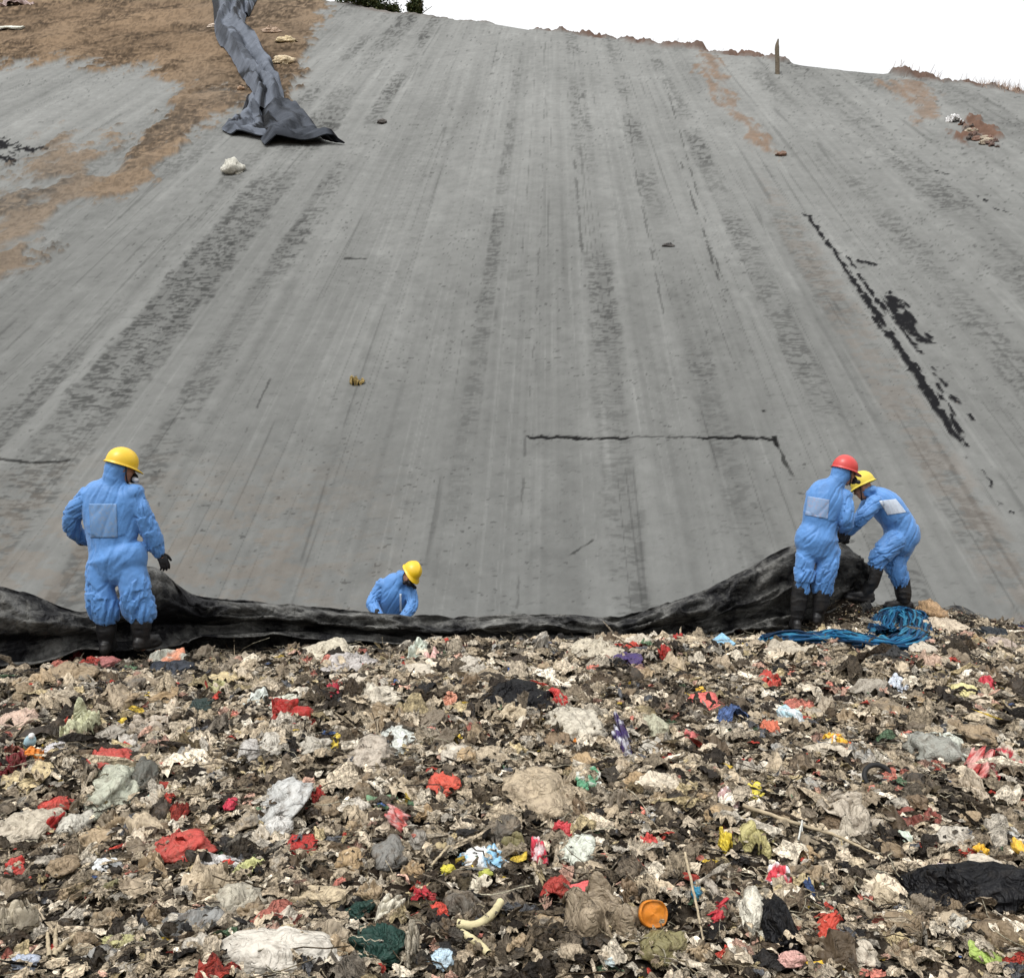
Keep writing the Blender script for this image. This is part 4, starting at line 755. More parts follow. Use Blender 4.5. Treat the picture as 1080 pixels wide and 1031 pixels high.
stick([(842, 905), (846, 890), (843, 925)], [.08, .1, .02], .004, 'pale plastic string hooked over the long bent stick', flat_mat('string', (.5, .5, .46), .5), 'string', 'string')
P = hit(935, 842, tip_z); th = np.linspace(0, 2 * math.pi, 40); rr_ = 15 * P[1] / F
V, Fq = tube_geo(np.stack([P[0] + rr_ * np.cos(th), P[1] + .10 + .55 * rr_ * np.sin(th), P[2] + .07 + rr_ * .75 * np.sin(th)], 1), .013)
tag(mesh_np('hose_ring', V, Fq, flat_mat('black_rubber', (.02, .02, .02), .45, .2)), 'black rubber hose ring standing half buried beside the clean white sheet', 'hose')
P = hit(688, 984, tip_z); k_ = 28; th = np.linspace(0, 2 * math.pi, k_, endpoint=False); prof_ = [(0, .018), (.045, .016), (.060, .012), (.064, .022), (.070, .020), (.071, -.004), (.064, -.006), (0, -.004)]
V = np.array([[r_ * math.cos(t), r_ * .82 * math.sin(t), z_] for r_, z_ in prof_ for t in th]); V[:, 2] += .012 * np.sin(V[:, 0] * 60)
o = mesh_np('round_disc', V, grid_faces(len(prof_), k_, True), flat_mat('orange_plastic', (.50, .17, .02), .5, .2, 25, .7, (.10, .06, .03))); o.location = (P[0], P[1], P[2] + .07); o.rotation_euler = (1.15, .0, .25); o.scale = (.78, .78, .9)
tag(o, 'orange round plastic lid standing on edge right of the large taupe sheet', 'disc'); REFS.append((688, 982, 'orange lid'))
P = hit(30, 792, tip_z); bt = empty('bottle', (P[0], P[1], P[2] + .02)); tag(bt, 'little bottle with a blue grey body and yellow label at the left edge', 'bottle')
for nm, pr, mt in (('body', [(0, 0), (.045, .005), (.05, .03), (.05, .05)], flat_mat('yellow_label', (.55, .50, .10), .5)), ('shoulder', [(.0505, .05), (.0505, .11), (.04, .14), (.02, .155), (.02, .17)], flat_mat('bottle_blue', (.30, .42, .46), .3)), ('cap', [(.024, .165), (.024, .19), (0, .192)], flat_mat('cap', (.6, .6, .58), .4))):
    V = np.array([[r_ * math.cos(t), r_ * math.sin(t), z_] for r_, z_ in pr for t in th]); mesh_np(nm, V, grid_faces(len(pr), k_, True), mt, bt)
bt.scale = (.62, .62, .62); bt.rotation_euler = (.5, .5, 0); REFS.append((30, 783, 'little bottle'))
# pieces lying on the clay slope
SLP = [(246, 178, 19, 17, 'bag', (.48, .47, .41), 'plastic_bag', 'white bundled bag lying on the clay below the tarpaulin foot', 'plastic bag'),
       (375, 403, 15, 9, 'rag', (.30, .22, .08), 'plastic_scrap', 'small yellow brown clump alone in the middle of the clay slope', 'scrap'),
       (302, 43, 15, 7, 'bag', (.55, .44, .26), 'plastic_bag', 'cream bag on the soil right of the tarpaulin, upper of two', 'plastic bag'),
       (298, 65, 20, 9, 'bag', (.55, .44, .28), 'plastic_bag', 'cream bag on the soil right of the tarpaulin, lower of two', 'plastic bag'),
       (286, 33, 16, 5, 'bag', (.38, .27, .19), 'plastic_bag', 'brown clod on the soil beside the tarpaulin top', 'clod'),
       (10, 29, 30, 9, 'board', (.60, .60, .52), 'plastic_sheet', 'flat white sheet on the soil at the upper left edge', 'plastic sheet'),
       (14, 4, 32, 9, 'rag', (.42, .32, .30), 'plastic_sheet', 'pinkish white rag in the top left corner', 'rag'),
       (1006, 127, 16, 8, 'rag', (.72, .72, .72), 'plastic_bag', 'bright white bag high on the right of the slope', 'plastic bag'),
       (224, 28, 8, 4, 'bag', (.55, .45, .36), 'plastic_scrap', 'tiny pale scrap left of the tarpaulin', 'scrap'),
       (403, 129, 9, 5, 'bag', (.06, .055, .05), 'earth_clod', 'small dark clod right of the tarpaulin foot', 'clod'),
       (824, 163, 9, 5, 'bag', (.16, .09, .06), 'earth_clod', 'brown clod at the foot of the orange soil streak', 'clod'),
       (705, 259, 11, 3, 'bag', (.05, .05, .05), 'earth_clod', 'flat dark clod on the clay right of centre', 'clod'),
       (254, 94, 7, 5, 'bag', (.32, .2, .12), 'earth_clod', 'brown clod touching the tarpaulin left side', 'clod')]
for px, py, wd, hg, st, c, nm, lb, ct in SLP: piece(px, py, wd, hg, st, c, nm, lb, ct, 0, slope_z, M_PLASTIC)
cr = np.random.default_rng(5); proto = None
for k in range(34):                                                  # rusty rubble spilled below the white bag, top right
    px = 1012 + 40 * cr.random(); py = 132 + (px - 1012) * .55 + cr.normal(0, 3.5); s = cr.uniform(2, 5)
    o = piece(px, py, s * 1.5, s, 'rag' if k % 2 else 'bag', [(.20, .11, .08), (.14, .09, .075), (.40, .34, .26), (.10, .08, .07)][k % 4], 'rubble_piece', 'small broken lump in the rusty rubble spill below the bright white bag', 'rubble', 0, slope_z, M_PLASTIC, 'rubble spilled high on the right')
# curved black scrap at the right end of the tip
P0 = [hit(x, y, slope_z) for x, y in ((990, 640), (1012, 636), (1032, 645), (1046, 660), (1052, 672))]
Pp = [W(x, y, 10.9) for x, y in ((988, 643), (1008, 638), (1026, 645), (1038, 658), (1044, 670))]; Pq = crom(np.array(Pp), 30)
V = np.stack([Pq + np.array([0, .0, .0]), Pq + np.array([.0, -.10, -.05]), Pq + np.array([-.03, -.16, -.17]), Pq + np.array([-.05, .02, -.3])], 1).reshape(-1, 3)
o = mesh_np('liner_scrap', V, grid_faces(30, 4), M_LINER); s = o.modifiers.new('t', 'SOLIDIFY'); s.thickness = .012
tag(o, 'curved black liner scrap arching over rubbish right of the blue net', 'liner scrap')

# ---- pieces that fill the tip between the named ones
CN_ = [('beige', BG), ('taupe', TP), ('grey', GY_), ('cream', (.54, .48, .37)), ('brown', (.19, .145, .10)), ('off white', OW), ('pale grey', (.44, .43, .40)), ('tan', (.42, .32, .20)), ('black', (.02, .02, .02)), ('dark brown', (.08, .06, .04)), ('red', (.45, .06, .05)), ('pink', (.55, .25, .22)), ('olive', (.20, .19, .10))]
CWT = np.array([20, 16, 9, 12, 5, 7, 10, 10, 2, 2.5, 2.2, 2.4, 2]); CWT = CWT / CWT.sum()
KND = [('bag', 'plastic_bag', 'plastic bag', 'plastic bag', ['crumpled', 'puffed', 'slack']), ('rag', 'plastic_sheet', 'sheet', 'plastic sheet', ['folded', 'torn', 'wrinkled']), ('sheet', 'plastic_film', 'film', 'film', ['flat', 'crinkled', 'creased'])]
seen = set(o.get('label') for o in bpy.data.objects if o.get('label')); nfill = 0; taken = [(r[0], r[1]) for r in REFS]; hr = np.random.default_rng(99)
def where(px, py):
    ds = sorted(((math.hypot(px - x, (py - y) * 1.6), x, y, s) for x, y, s in REFS))[:2]
    for d, x, y, s in ds[:1]:
        dx, dy = px - x, (py - y) * 1.3
        side = ('right of' if dx > 0 else 'left of') if abs(dx) > abs(dy) else ('in front of' if dy > 0 else 'behind')
        return side + ' the ' + s, ds[1][3]
tries = 0
while nfill < 170 and tries < 6000:
    tries += 1
    py = 672 + 352 * hr.random() ** .9; px = hr.uniform(8, 1072)
    p = hit(px, py, tip_z)
    if p is None or p[1] > np.interp(p[0], _ex, _ey) - .15: continue
    sc_ = .55 + .75 * (py - 660) / 370; wd = hr.lognormal(math.log(30), .32) * sc_; hg = wd * hr.uniform(.35, .6)
    if any(abs(px - x) < 15 * sc_ + wd * .4 and abs(py - y) < 10 * sc_ + 4 for x, y in taken): continue
    if 800 < px < 980 and py < 690: continue
    ci = hr.choice(len(CN_), p=CWT); ki = hr.choice(3, p=[.45, .35, .2]); cn, cc = CN_[ci]; st, nm, kind_, cat_, adjs = KND[ki]
    sz = 'small' if wd < 26 * sc_ else ('wide' if wd > 44 * sc_ else ''); a, b2 = where(px, py)
    lb = None
    for adj in hr.permutation(adjs):
        for cand in (f'{adj} {cn} {kind_} {a}', f'{sz} {adj} {cn} {kind_} {a}'.strip(), f'{adj} {cn} {kind_} {a}, facing the {b2}', f'{adj} {cn} {kind_} between the {a.split(" the ", 1)[1]} and the {b2}'):
            if cand not in seen and len(cand.split()) <= 16: lb = cand; break
        if lb: break
    if not lb: continue
    seen.add(lb); taken.append((px, py)); nfill += 1
    piece(px, py, wd, hg, st, np.array(cc) * [.9, .84, .76] * hr.uniform(.75, 1.2), nm, lb, cat_, hr.normal(0, .25), None, M_PLASTIC, 'loose bags and film over the tip', tuple(np.array(cc) * hr.uniform(.35, .8)) if hr.random() < .4 else None)

# ============================================================ BLUE NET
def blue_net():
    ctrl = [(806, 680), (830, 676), (858, 677), (885, 674), (910, 680), (938, 684), (957, 679), (966, 668), (965, 656), (953, 648), (940, 651), (933, 658), (930, 668), (938, 674)]
    base = crom(np.array([hit(x, y + 3, tip_z) + [0, 0, .04] for x, y in ctrl]), 90); r = np.random.default_rng(8); Vs = []; Fs = []; cs = []; off = 0
    for k in range(170):
        t = np.linspace(0, 1, 90); a, rad = r.random() * 6.28, r.random() ** .5 * (.11 + .03 * sst(.15, .8, t)) 
        ox = np.cos(a + 2.5 * t) * rad * (1.35 - .5 * sst(.4, .8, t)); oz = np.abs(np.sin(a + 2.5 * t)) * rad * .42; n_ = (np.stack([fbm(t * 14 + k * 7, t * 0 + k, 2, q) - .5 for q in (1, 2, 3)], 1)) * .10
        tan = np.gradient(base, axis=0); tan /= np.linalg.norm(tan, axis=1)[:, None]; sd = np.stack([-tan[:, 1], tan[:, 0], tan[:, 0] * 0], 1)
        P = base + sd * ox[:, None] + n_; P[:, 2] += oz
        s0, s1 = (0, 90) if r.random() < .6 else sorted(r.integers(0, 90, 2)); 
        if s1 - s0 < 20: s0, s1 = 0, 90
        V, Fq = tube_geo(P[s0:s1], r.uniform(.007, .014), 5); Vs.append(V); Fs.append(Fq + off); off += len(V)
        cs.append(np.repeat([[(.006, .045, .11), (.010, .085, .18), (.003, .016, .04), (.025, .14, .23)][r.integers(0, 4)]], len(V), 0))
    o = mesh_np('net', np.vstack(Vs), np.vstack(Fs), attr_mat('net_blue', .45, 20, .8, 1.2, bstr=.2), col=np.vstack(cs))
    tag(o, 'bundle of bright blue netting coiled at the feet of the two right hand workers', 'net')
blue_net()

# ============================================================ on the crest
p = hit(820, 78, slope_z); P = np.array([[p[0], p[1], p[2] - .3], [p[0] - .01, p[1], p[2] + .5], [p[0] - .03, p[1], p[2] + 1.15], [p[0] + .02, p[1], p[2] + 1.5]])
V, Fq = tube_geo(crom(P, 20), np.r_[np.full(12, .10), np.linspace(.10, .03, 8)], 8); tag(mesh_np('post', V, Fq, M_DWOOD), 'lone dark wooden post standing on the crest against the sky', 'post')
def shrub(px, py, wpx, hpx, label, seed):
    p = hit(px, py, slope_z); Y = p[1] + 1.6; h = hpx * Y / F; a = wpx * Y / F / 2; r = np.random.default_rng(seed)
    root = empty('shrub', (p[0], Y, slope_z(p[0], Y)[0] - .5)); tag(root, label, 'shrub', 'shrubs on the crest')
    Vs, Fs, off = [], [], 0
    for k in range(9):
        e = np.array([r.normal(0, a * .5), r.normal(0, a * .5), h * r.uniform(.5, .95)]); V, Fq = tube_geo(crom([[0, 0, 0], e * [.35, .35, .5], e], 8), np.linspace(.05, .012, 8), 5); Vs.append(V); Fs.append(Fq + off); off += len(V)
    mesh_np('stem', np.vstack(Vs), np.vstack(Fs), M_DWOOD, root)
    n = 5200; cl = r.normal(0, 1, (34, 3)); cl /= np.linalg.norm(cl, axis=1)[:, None]; cl *= r.uniform(.35, .95, (34, 1)); cl = cl * [a, a * .8, h * .5] + [0, 0, h * .55]
    c = cl[r.integers(0, 34, n)] + r.normal(0, 1, (n, 3)) * [a * .15, a * .15, h * .11]; M = rot_mats(n, r, 1.0); q = np.array([[-.5, 0, 0], [0, -.28, .05], [.5, 0, 0], [0, .28, .05]]) * .16
    V = np.einsum('nij,kj->nki', M, q) + c[:, None]; g = np.repeat(np.array([[.05, .07, .025], [.035, .05, .02], [.08, .085, .035]])[r.integers(0, 3, n)], 4, 0)
    mesh_np('foliage', V.reshape(-1, 3), np.arange(n * 4).reshape(-1, 4), attr_mat('leaf', .7, 5, .8, 1.2, bstr=0), root, False, col=g)
shrub(374, 8, 62, 26, 'leftmost dark shrub on the crest, cut by the top edge', 1); shrub(402, 11, 34, 20, 'dark shrub on the crest just right of the leftmost one', 2); shrub(436, 17, 20, 22, 'small round dark shrub standing alone on the crest', 3)
gr = np.random.default_rng(31); Vs = []
for k in range(330):
    px = gr.choice([gr.normal(1056, 12), gr.uniform(935, 1080), gr.uniform(560, 815)], p=[.62, .23, .15]); 
    X = (px - 540) / F; Yc = (CC + gr.normal(-.1, .35)) / (CN[0] * X + CN[1]); X *= Yc; z = slope_z(X, Yc)[0]; hgt = gr.uniform(.05, .32) * (1 if px > 900 else .4); lean = gr.normal(0, .15, 2); wv_ = .012
    Vs += [(X - wv_, Yc, z - .05), (X + wv_, Yc, z - .05), (X + lean[0] + wv_ * .3, Yc + lean[1], z + hgt), (X + lean[0] - wv_ * .3, Yc + lean[1], z + hgt)]
tag(mesh_np('dry_grass', np.array(Vs), np.arange(len(Vs)).reshape(-1, 4), flat_mat('dry_stalks', (.30, .22, .17), .9, .3, 3, bstr=0)), 'sparse dry grass stalks along the crest', kind='stuff')
# ============================================================ PEOPLE
def unit(v): v = np.asarray(v, float); return v / (np.linalg.norm(v) + 1e-12)
def closed_tube(P, ra, rb=None, ref=None, n=18, dens=6):
    """capsule-ended tube, a-axis kept in the picture-like plane across ref"""
    P = np.asarray(P, float); ra = np.broadcast_to(np.asarray(ra, float), (len(P),)); rb = ra if rb is None else np.asarray(rb, float)
    m = (len(P) - 1) * dens + 1; Q = crom(np.column_stack([P, ra, rb]), m) if len(P) > 2 else np.column_stack([np.linspace(P[0, i], P[1, i], m) for i in range(3)] + [np.linspace(ra[0], ra[-1], m), np.linspace(rb[0], rb[-1], m)])
    C, A, B = Q[:, :3], np.maximum(Q[:, 3], .003), np.maximum(Q[:, 4], .003)
    T = np.gradient(C, axis=0); T /= np.linalg.norm(T, axis=1)[:, None]
    ref = np.array([0, 1., 0]) if ref is None else unit(ref)
    rings = []
    def ring(c, t, a, b):
        u = np.cross(t, ref); u = unit(u) if np.linalg.norm(u) > .1 else unit(np.cross(t, [1, 0, .1])); v = np.cross(u, t)
        th = np.linspace(0, 2 * math.pi, n, endpoint=False); return c + a * np.cos(th)[:, None] * u + b * np.sin(th)[:, None] * v
    for q in (85, 60, 30):
        s, c = math.sin(R(q)), math.cos(R(q)); k = min(A[0], B[0]); rings.append(ring(C[0] - T[0] * k * s, T[0], A[0] * c, B[0] * c))
    for i in range(m): rings.append(ring(C[i], T[i], A[i], B[i]))
    for q in (30, 60, 85):
        s, c = math.sin(R(q)), math.cos(R(q)); k = min(A[-1], B[-1]); rings.append(ring(C[-1] + T[-1] * k * s, T[-1], A[-1] * c, B[-1] * c))
    V = np.vstack(rings); k = len(rings); Fl = grid_faces(k, n, True).tolist()
    Fl.append(list(range(n))[::-1]); Fl.append([(k - 1) * n + i for i in range(n)]); return V, Fl
def ellip(C, axes, n=24, m=14):
    """axes: 3 vectors already scaled"""
    th, ph = np.meshgrid(np.linspace(0, 2 * math.pi, n, endpoint=False), np.linspace(-1.5, 1.5, m)); d = np.stack([np.cos(ph) * np.cos(th), np.cos(ph) * np.sin(th), np.sin(ph)], -1).reshape(-1, 3)
    V = np.asarray(C) + d @ np.array(axes, float); Fl = grid_faces(m, n, True).tolist(); Fl.append(list(range(n))[::-1]); Fl.append([(m - 1) * n + i for i in range(n)]); return V, Fl
def union(parts, voxel, smooth=6, fac=.5):
    Vs, Fl, off = [], [], 0
    for V, f in parts: Vs.append(V); Fl += [[i + off for i in q] for q in f]; off += len(V)
    me = bpy.data.meshes.new('tmp'); me.from_pydata(np.vstack(Vs).tolist(), [], Fl); bm = bmesh.new(); bm.from_mesh(me); bmesh.ops.recalc_face_normals(bm, faces=bm.faces); bm.to_mesh(me); bm.free()
    o = bpy.data.objects.new('tmp', me); COL.objects.link(o)
    r = o.modifiers.new('r', 'REMESH'); r.mode = 'VOXEL'; r.voxel_size = voxel; r.adaptivity = 0
    s = o.modifiers.new('s', 'SMOOTH'); s.iterations = smooth; s.factor = fac
    dg = bpy.context.evaluated_depsgraph_get(); e = o.evaluated_get(dg).to_mesh()
    n = len(e.vertices); V = np.empty(n * 3, np.float32); e.vertices.foreach_get('co', V); V = V.reshape(-1, 3).astype(float)
    nn = np.empty(n * 3, np.float32); e.vertices.foreach_get('normal', nn); nn = nn.reshape(-1, 3).astype(float)
    lt = np.empty(len(e.polygons), np.int32); e.polygons.foreach_get('loop_total', lt); lv = np.empty(len(e.loops), np.int32); e.loops.foreach_get('vertex_index', lv)
    faces = [f.tolist() for f in np.split(lv, np.cumsum(lt)[:-1])] if lt.min() != 4 or lt.max() != 4 else lv.reshape(-1, 4)
    o.evaluated_get(dg).to_mesh_clear(); bpy.data.objects.remove(o); bpy.data.meshes.remove(me)
    return V, nn, faces
def put(name, V, Fq, mat, base, parent=None, smooth=True):
    V = np.asarray(V) - base
    if isinstance(Fq, np.ndarray) and Fq.ndim == 2: return mesh_np(name, V, Fq, mat, parent, smooth)
    me = bpy.data.meshes.new(name); me.from_pydata(V.tolist(), [], [list(map(int, f)) for f in Fq]); me.polygons.foreach_set('use_smooth', [smooth] * len(me.polygons)); me.materials.append(mat); me.update()
    o = bpy.data.objects.new(name, me); COL.objects.link(o); o.parent = parent; return o
def folds(V, Nn, bones, seed):
    """cloth creases running across each limb"""
    best = np.full(len(V), 1e9); D = np.zeros(len(V))
    for k, (a, b, amp, fr, rad, bend) in enumerate(bones):
        ab = b - a; L = np.linalg.norm(ab); t = (V - a) @ ab / (L * L); tc = np.clip(t, 0, 1); q = V - (a + tc[:, None] * ab); dist = np.linalg.norm(q, axis=1) / rad
        u = unit(np.cross(ab, [0, 1, .2])); v = unit(np.cross(ab, u)); qn = q / (np.linalg.norm(q, axis=1)[:, None] + 1e-9); ca, sa = qn @ u, qn @ v
        s = t * L
        X = np.stack([s * fr * .42 + 1.6 * ca + k * 5, ca * .8 + seed, sa * .8 + k], 1)
        e = 1 + bend * (np.exp(-(s / .10) ** 2) + np.exp(-((s - L) / .10) ** 2))
        r0 = fbm3(X * .6, 1.0, 2, seed % 50 + 20) - .5; r1 = ridge(fbm3(X, 1.0, 2, seed % 50)); r2 = ridge(fbm3(X * [1.5, 1.6, 1.6], 1.9, 2, seed % 50 + 7)); r3 = ridge(fbm3(X * [1.2, 2.2, 2.2] + 9, 1.5, 2, seed % 50 + 11))
        d = .50 * amp * e * (2.2 * r0 - 1.0 * sst(.80, 1.0, r1) ** 1.3 + .35 * sst(.80, 1.0, r2) + .15)
        m = dist < best; best = np.where(m, dist, best); D = np.where(m, d, D)
    D += (fbm3(V, 4, 2, seed % 50 + 3) - .5) * .016
    return V + Nn * D[:, None]
def hand(wr, d, nrm, side, r=.0085, curl=.5, sc=1.0):
    """wr wrist, d pointing to the fingertips, nrm back-of-hand normal, side = thumb side (+1/-1)"""
    d = unit(d); nrm = unit(nrm - np.dot(nrm, d) * d); x = np.cross(d, nrm) * side; parts = []
    parts.append(ellip(wr + d * .05 * sc, [x * .044 * sc, nrm * .017 * sc, d * .052 * sc], 16, 10)); parts.append(closed_tube([wr - d * .03, wr + d * .03], [.027, .026], n=10, dens=3))
    for k, (off, L) in enumerate(((.033, .075), (.011, .084), (-.011, .078), (-.032, .060))):
        p = wr + d * .085 * sc + x * off * sc; P = [p - d * .02]; a = .15 + .12 * k * curl
        for seg in (.45, .32, .25):
            a += curl * (.75 + .1 * k); dd = d * math.cos(a) - nrm * math.sin(a) + x * off * 1.2; p = p + unit(dd) * L * seg * sc; P.append(p)
        parts.append(closed_tube(P, np.linspace(r * 1.15, r * .85, 4) * sc, n=8, dens=3))
    p = wr + d * .03 * sc + x * .03 * sc; P = [p]
    for seg, a in ((.035, .9), (.03, .55), (.025, .35)):
        p = p + unit(x * math.sin(a) + d * math.cos(a) - nrm * .35) * seg * sc; P.append(p)
    parts.append(closed_tube(P, np.array([r * 1.5, r * 1.3, r * 1.15, r]) * sc, n=8, dens=3)); return parts
def helmet(C, f, h, col_mat, base, parent, sx=.114, sf=.134, dh=.130):
    f = unit(f); h = unit(np.asarray(h, float) - np.dot(h, f) * f); r = np.cross(f, h); n = 48; th = np.linspace(0, 2 * math.pi, n, endpoint=False)
    cf, sr = np.cos(th), np.sin(th); front = np.clip(cf, 0, 1) ** 2.5; prof = []
    for a in (89, 80, 70, 58, 45, 32, 20, 9, 0):                                     # dome
        ca, sa = math.cos(R(a)), math.sin(R(a)) ** .9; rd = .008 * np.exp(-(sr * ca / .16) ** 2) * (1 if a > 12 else .3)
        prof.append((ca * 1.0 + 0 * cf, sa * dh + rd))
    prof.append((1.0 + 0 * cf, -.012 + 0 * cf)); brim = .10 + .34 * front; prof.append((1 + brim, -.020 - .018 * front)); prof.append((1 + brim, -.026 - .018 * front)); prof.append((.97 + 0 * cf, -.018 + 0 * cf))
    for a in (5, 25, 50, 75, 88): prof.append((math.cos(R(a)) * .955 + 0 * cf, math.sin(R(a)) * dh * .93 + 0 * cf))
    V = np.vstack([C + (k * cf * sf)[:, None] * f + (k * sr * sx)[:, None] * r + (z + 0 * cf)[:, None] * h for k, z in prof]); Fl = grid_faces(len(prof), n, True).tolist(); Fl.append(list(range(n))); Fl.append([(len(prof) - 1) * n + i for i in range(n)])
    return put('hard_hat', V, Fl, col_mat, base, parent)
M_SUIT = flat_mat('blue_coverall', (.080, .210, .47), .5, .14, 6, .18, (.08, .13, .24), bscale=14, bstr=.35, bdist=.02, spec=.25)
M_SUIT.node_tree.nodes['Principled BSDF'].inputs['Sheen Weight'].default_value = .15
M_SKIN = flat_mat('skin', (.30, .16, .11), .55, .12, 30, bstr=.1); M_GLOVE = flat_mat('glove', (.018, .018, .02), .55, .2, 30); M_BOOT = flat_mat('rubber_boot', (.010, .010, .011), .4, .2, 12, .3, (.05, .04, .03), spec=.3)
M_YEL = flat_mat('yellow_helmet', (.62, .40, .010), .35, .06, 12, .12, (.45, .30, .08), bstr=.05, spec=.5); M_RED = flat_mat('red_helmet', (.46, .035, .03), .35, .08, 12, .12, (.35, .08, .05), bstr=.05, spec=.5); M_YEL2 = flat_mat('pale_yellow_helmet', (.56, .45, .07), .4, .08, 12, .15, (.5, .4, .2), bstr=.05)
M_MASK = flat_mat('mask_rubber', (.02, .02, .022), .4, .1); M_FILT = flat_mat('filter', (.26, .27, .29), .5, .1); M_EYE = flat_mat('eye', (.10, .08, .07), .25, .0, bstr=0); M_ZIP = flat_mat('zip', (.55, .62, .70), .5, .1)
def patch_mat(name, c, blot, amt):
    m, nt, b = new_mat(name); f = ramp(nt, noise(nt, 34, 5, .75), (.5, 0.0), (.62, amt)); nt.links.new(mix(nt, f, c, blot), b.inputs['Base Color']); b.inputs['Roughness'].default_value = .6; return m
def person(Y, label, torso, arms, legs, head, boots, hands, patch=None, helmet_mat=M_YEL, seed=1, mask=False, hood=True, group=None, zipper=None):
    s = Y / F; base = W(*boots[0][-1][:2], Y + (boots[0][-1][2] if len(boots[0][-1]) > 2 else 0)); base = np.array(base)
    def J(p): return W(p[0], p[1], Y + (p[2] if len(p) > 2 else 0))
    tp = [J(t) for t in torso]; ta = [t[3] * s for t in torso]; tb = [t[4] for t in torso]
    C = J(head['c']); f = unit(head['f']); h = unit(np.array(head.get('h', (0, 0, 1.))) - np.dot(head.get('h', (0, 0, 1.)), f) * f); rr = np.cross(f, h)
    # ---- the body itself, one continuous skin
    parts = [closed_tube(tp, np.array(ta) * .66, np.array(tb) * .66)]
    for a in arms: parts.append(closed_tube([J(p) for p in a['p']], np.array(a['r']) * .50))
    for l, b in zip(legs, boots):
        parts.append(closed_tube([J(p) for p in l['p']] + [J(b[-1])], np.r_[np.array(l['r']) * .52, .036])); fw = unit(l.get('foot', (0, 1, 0)))
        parts.append(closed_tube([J(b[-1]) - fw * .02 + [0, 0, .045], J(b[-1]) + fw * .13 + [0, 0, .042]], [.028, .02]))
    hc = C + f * .03
    parts += [ellip(hc, [rr * .074, f * .094, h * .112]), ellip(hc + f * .035 - h * .062, [rr * .054, f * .058, h * .058]), ellip(hc + f * .096 - h * .012, [rr * .014, f * .022, h * .026], 10, 8), ellip(hc + f * .078 + h * .038, [rr * .05, f * .022, h * .012], 12, 8),
              ellip(hc + f * .083 - h * .052, [rr * .026, f * .014, h * .011], 12, 8), closed_tube([tp[-2], C - h * .06], [.062, .060])]
    for sgn in (-1, 1): parts += [ellip(hc + rr * .078 * sgn - f * .008, [rr * .010, f * .020, h * .032], 10, 8), ellip(hc + rr * .04 * sgn + f * .066 - h * .02, [rr * .022, f * .02, h * .024], 10, 8)]
    for (wr, d, n_, sd, cu) in hands: parts += hand(J(wr), np.array(d, float), np.array(n_, float), sd, curl=cu)
    V, Nn, Fq = union(parts, .0085, 3); body = put('person', V, Fq, M_SKIN, base); body.location = base; tag(body, label, 'person', group)
    for sgn in (-1, 1): put('eye', *ellip(hc + rr * .031 * sgn + f * .088 + h * .016, [rr * .013, f * .011, h * .009], 12, 8), M_EYE, base, body)
    # ---- coverall
    parts = [closed_tube(tp, ta, tb, n=28)]; bones = [(tp[i], tp[i + 1], .012, 11, (ta[i] + tb[i]) / 2, .3) for i in range(len(tp) - 2)]
    hip = tp[0]
    bones = [(tp[0], tp[2], .013, 13, ta[1], .5), (tp[2], tp[-3], .012, 9, ta[3], .6), (tp[-3], tp[-1], .007, 14, ta[-2], 0)]
    for a in arms:
        P = [J(p) for p in a['p']]; r_ = a['r']; parts.append(closed_tube(P, r_)); parts.append(ellip(P[0], [np.array([r_[0] * 1.12, 0, 0]), np.array([0, r_[0] * 1.1, 0]), np.array([0, 0, r_[0] * 1.05])]))
        for i in range(len(P) - 1): bones.append((P[i], P[i + 1], .017, 19, r_[i], .6))
    for l in legs:
        P = [J(p) for p in l['p']]; r_ = l['r']; parts.append(closed_tube(P, r_))
        for i in range(len(P) - 1): bones.append((P[i], P[i + 1], .019, 15, r_[i], .7 if i == 0 else 1.0))
    if hood:
        parts += [ellip(C - f * .012 + h * .0, [rr * .093, f * .108, h * .132]), closed_tube([tp[-2], C - f * .02 - h * .05], [.098, .088])]
    else:
        parts += [closed_tube([tp[-2], tp[-1]], [.085, .078]), ellip(tp[-1] - f * .07 - h * .03, [rr * .085, f * .05, h * .055])]
    V, Nn, Fq = union(parts, .0095, 7); V = folds(V, Nn, bones, seed); suit = put('coverall', V, Fq, M_SUIT, base, body)
    bvh = BVHTree.FromPolygons([tuple(v) for v in V], [tuple(int(i) for i in q) for q in Fq])
    def drape(name, quad, mat, n=26, m=26, lift=.003):
        q = np.array(quad, float); P = []; cam_o = Vector((0, 0, CAMZ)); last = None
        for i in range(n):
            for j in range(m):
                a, b = i / (n - 1), j / (m - 1); p = (q[0] * (1 - b) + q[1] * b) * (1 - a) + (q[3] * (1 - b) + q[2] * b) * a
                d = Vector(ray(*p)).normalized(); loc, nr, _, dist = bvh.ray_cast(cam_o, d)
                if loc is None: loc, nr = Vector(last[0]), Vector(last[1])
                last = (tuple(loc), tuple(nr)); P.append(np.array(loc) - np.array(d) * lift)
        P = np.array(P).reshape(n, m, 3)
        for _ in range(0): P[1:-1, 1:-1] = np.minimum(P[1:-1, 1:-1][..., 1:2], (P[:-2, 1:-1] + P[2:, 1:-1] + P[1:-1, :-2] + P[1:-1, 2:])[..., 1:2] / 4) * [0, 1, 0] + P[1:-1, 1:-1] * [1, 0, 1]
        o = put(name, P.reshape(-1, 3), grid_faces(n, m), mat, base, suit); k = o.modifiers.new('t', 'SOLIDIFY'); k.thickness = .001; return o
    if patch: drape('back_patch', patch[0], patch[1])
    if zipper: drape('zip', zipper, M_ZIP, 16, 3, .004)
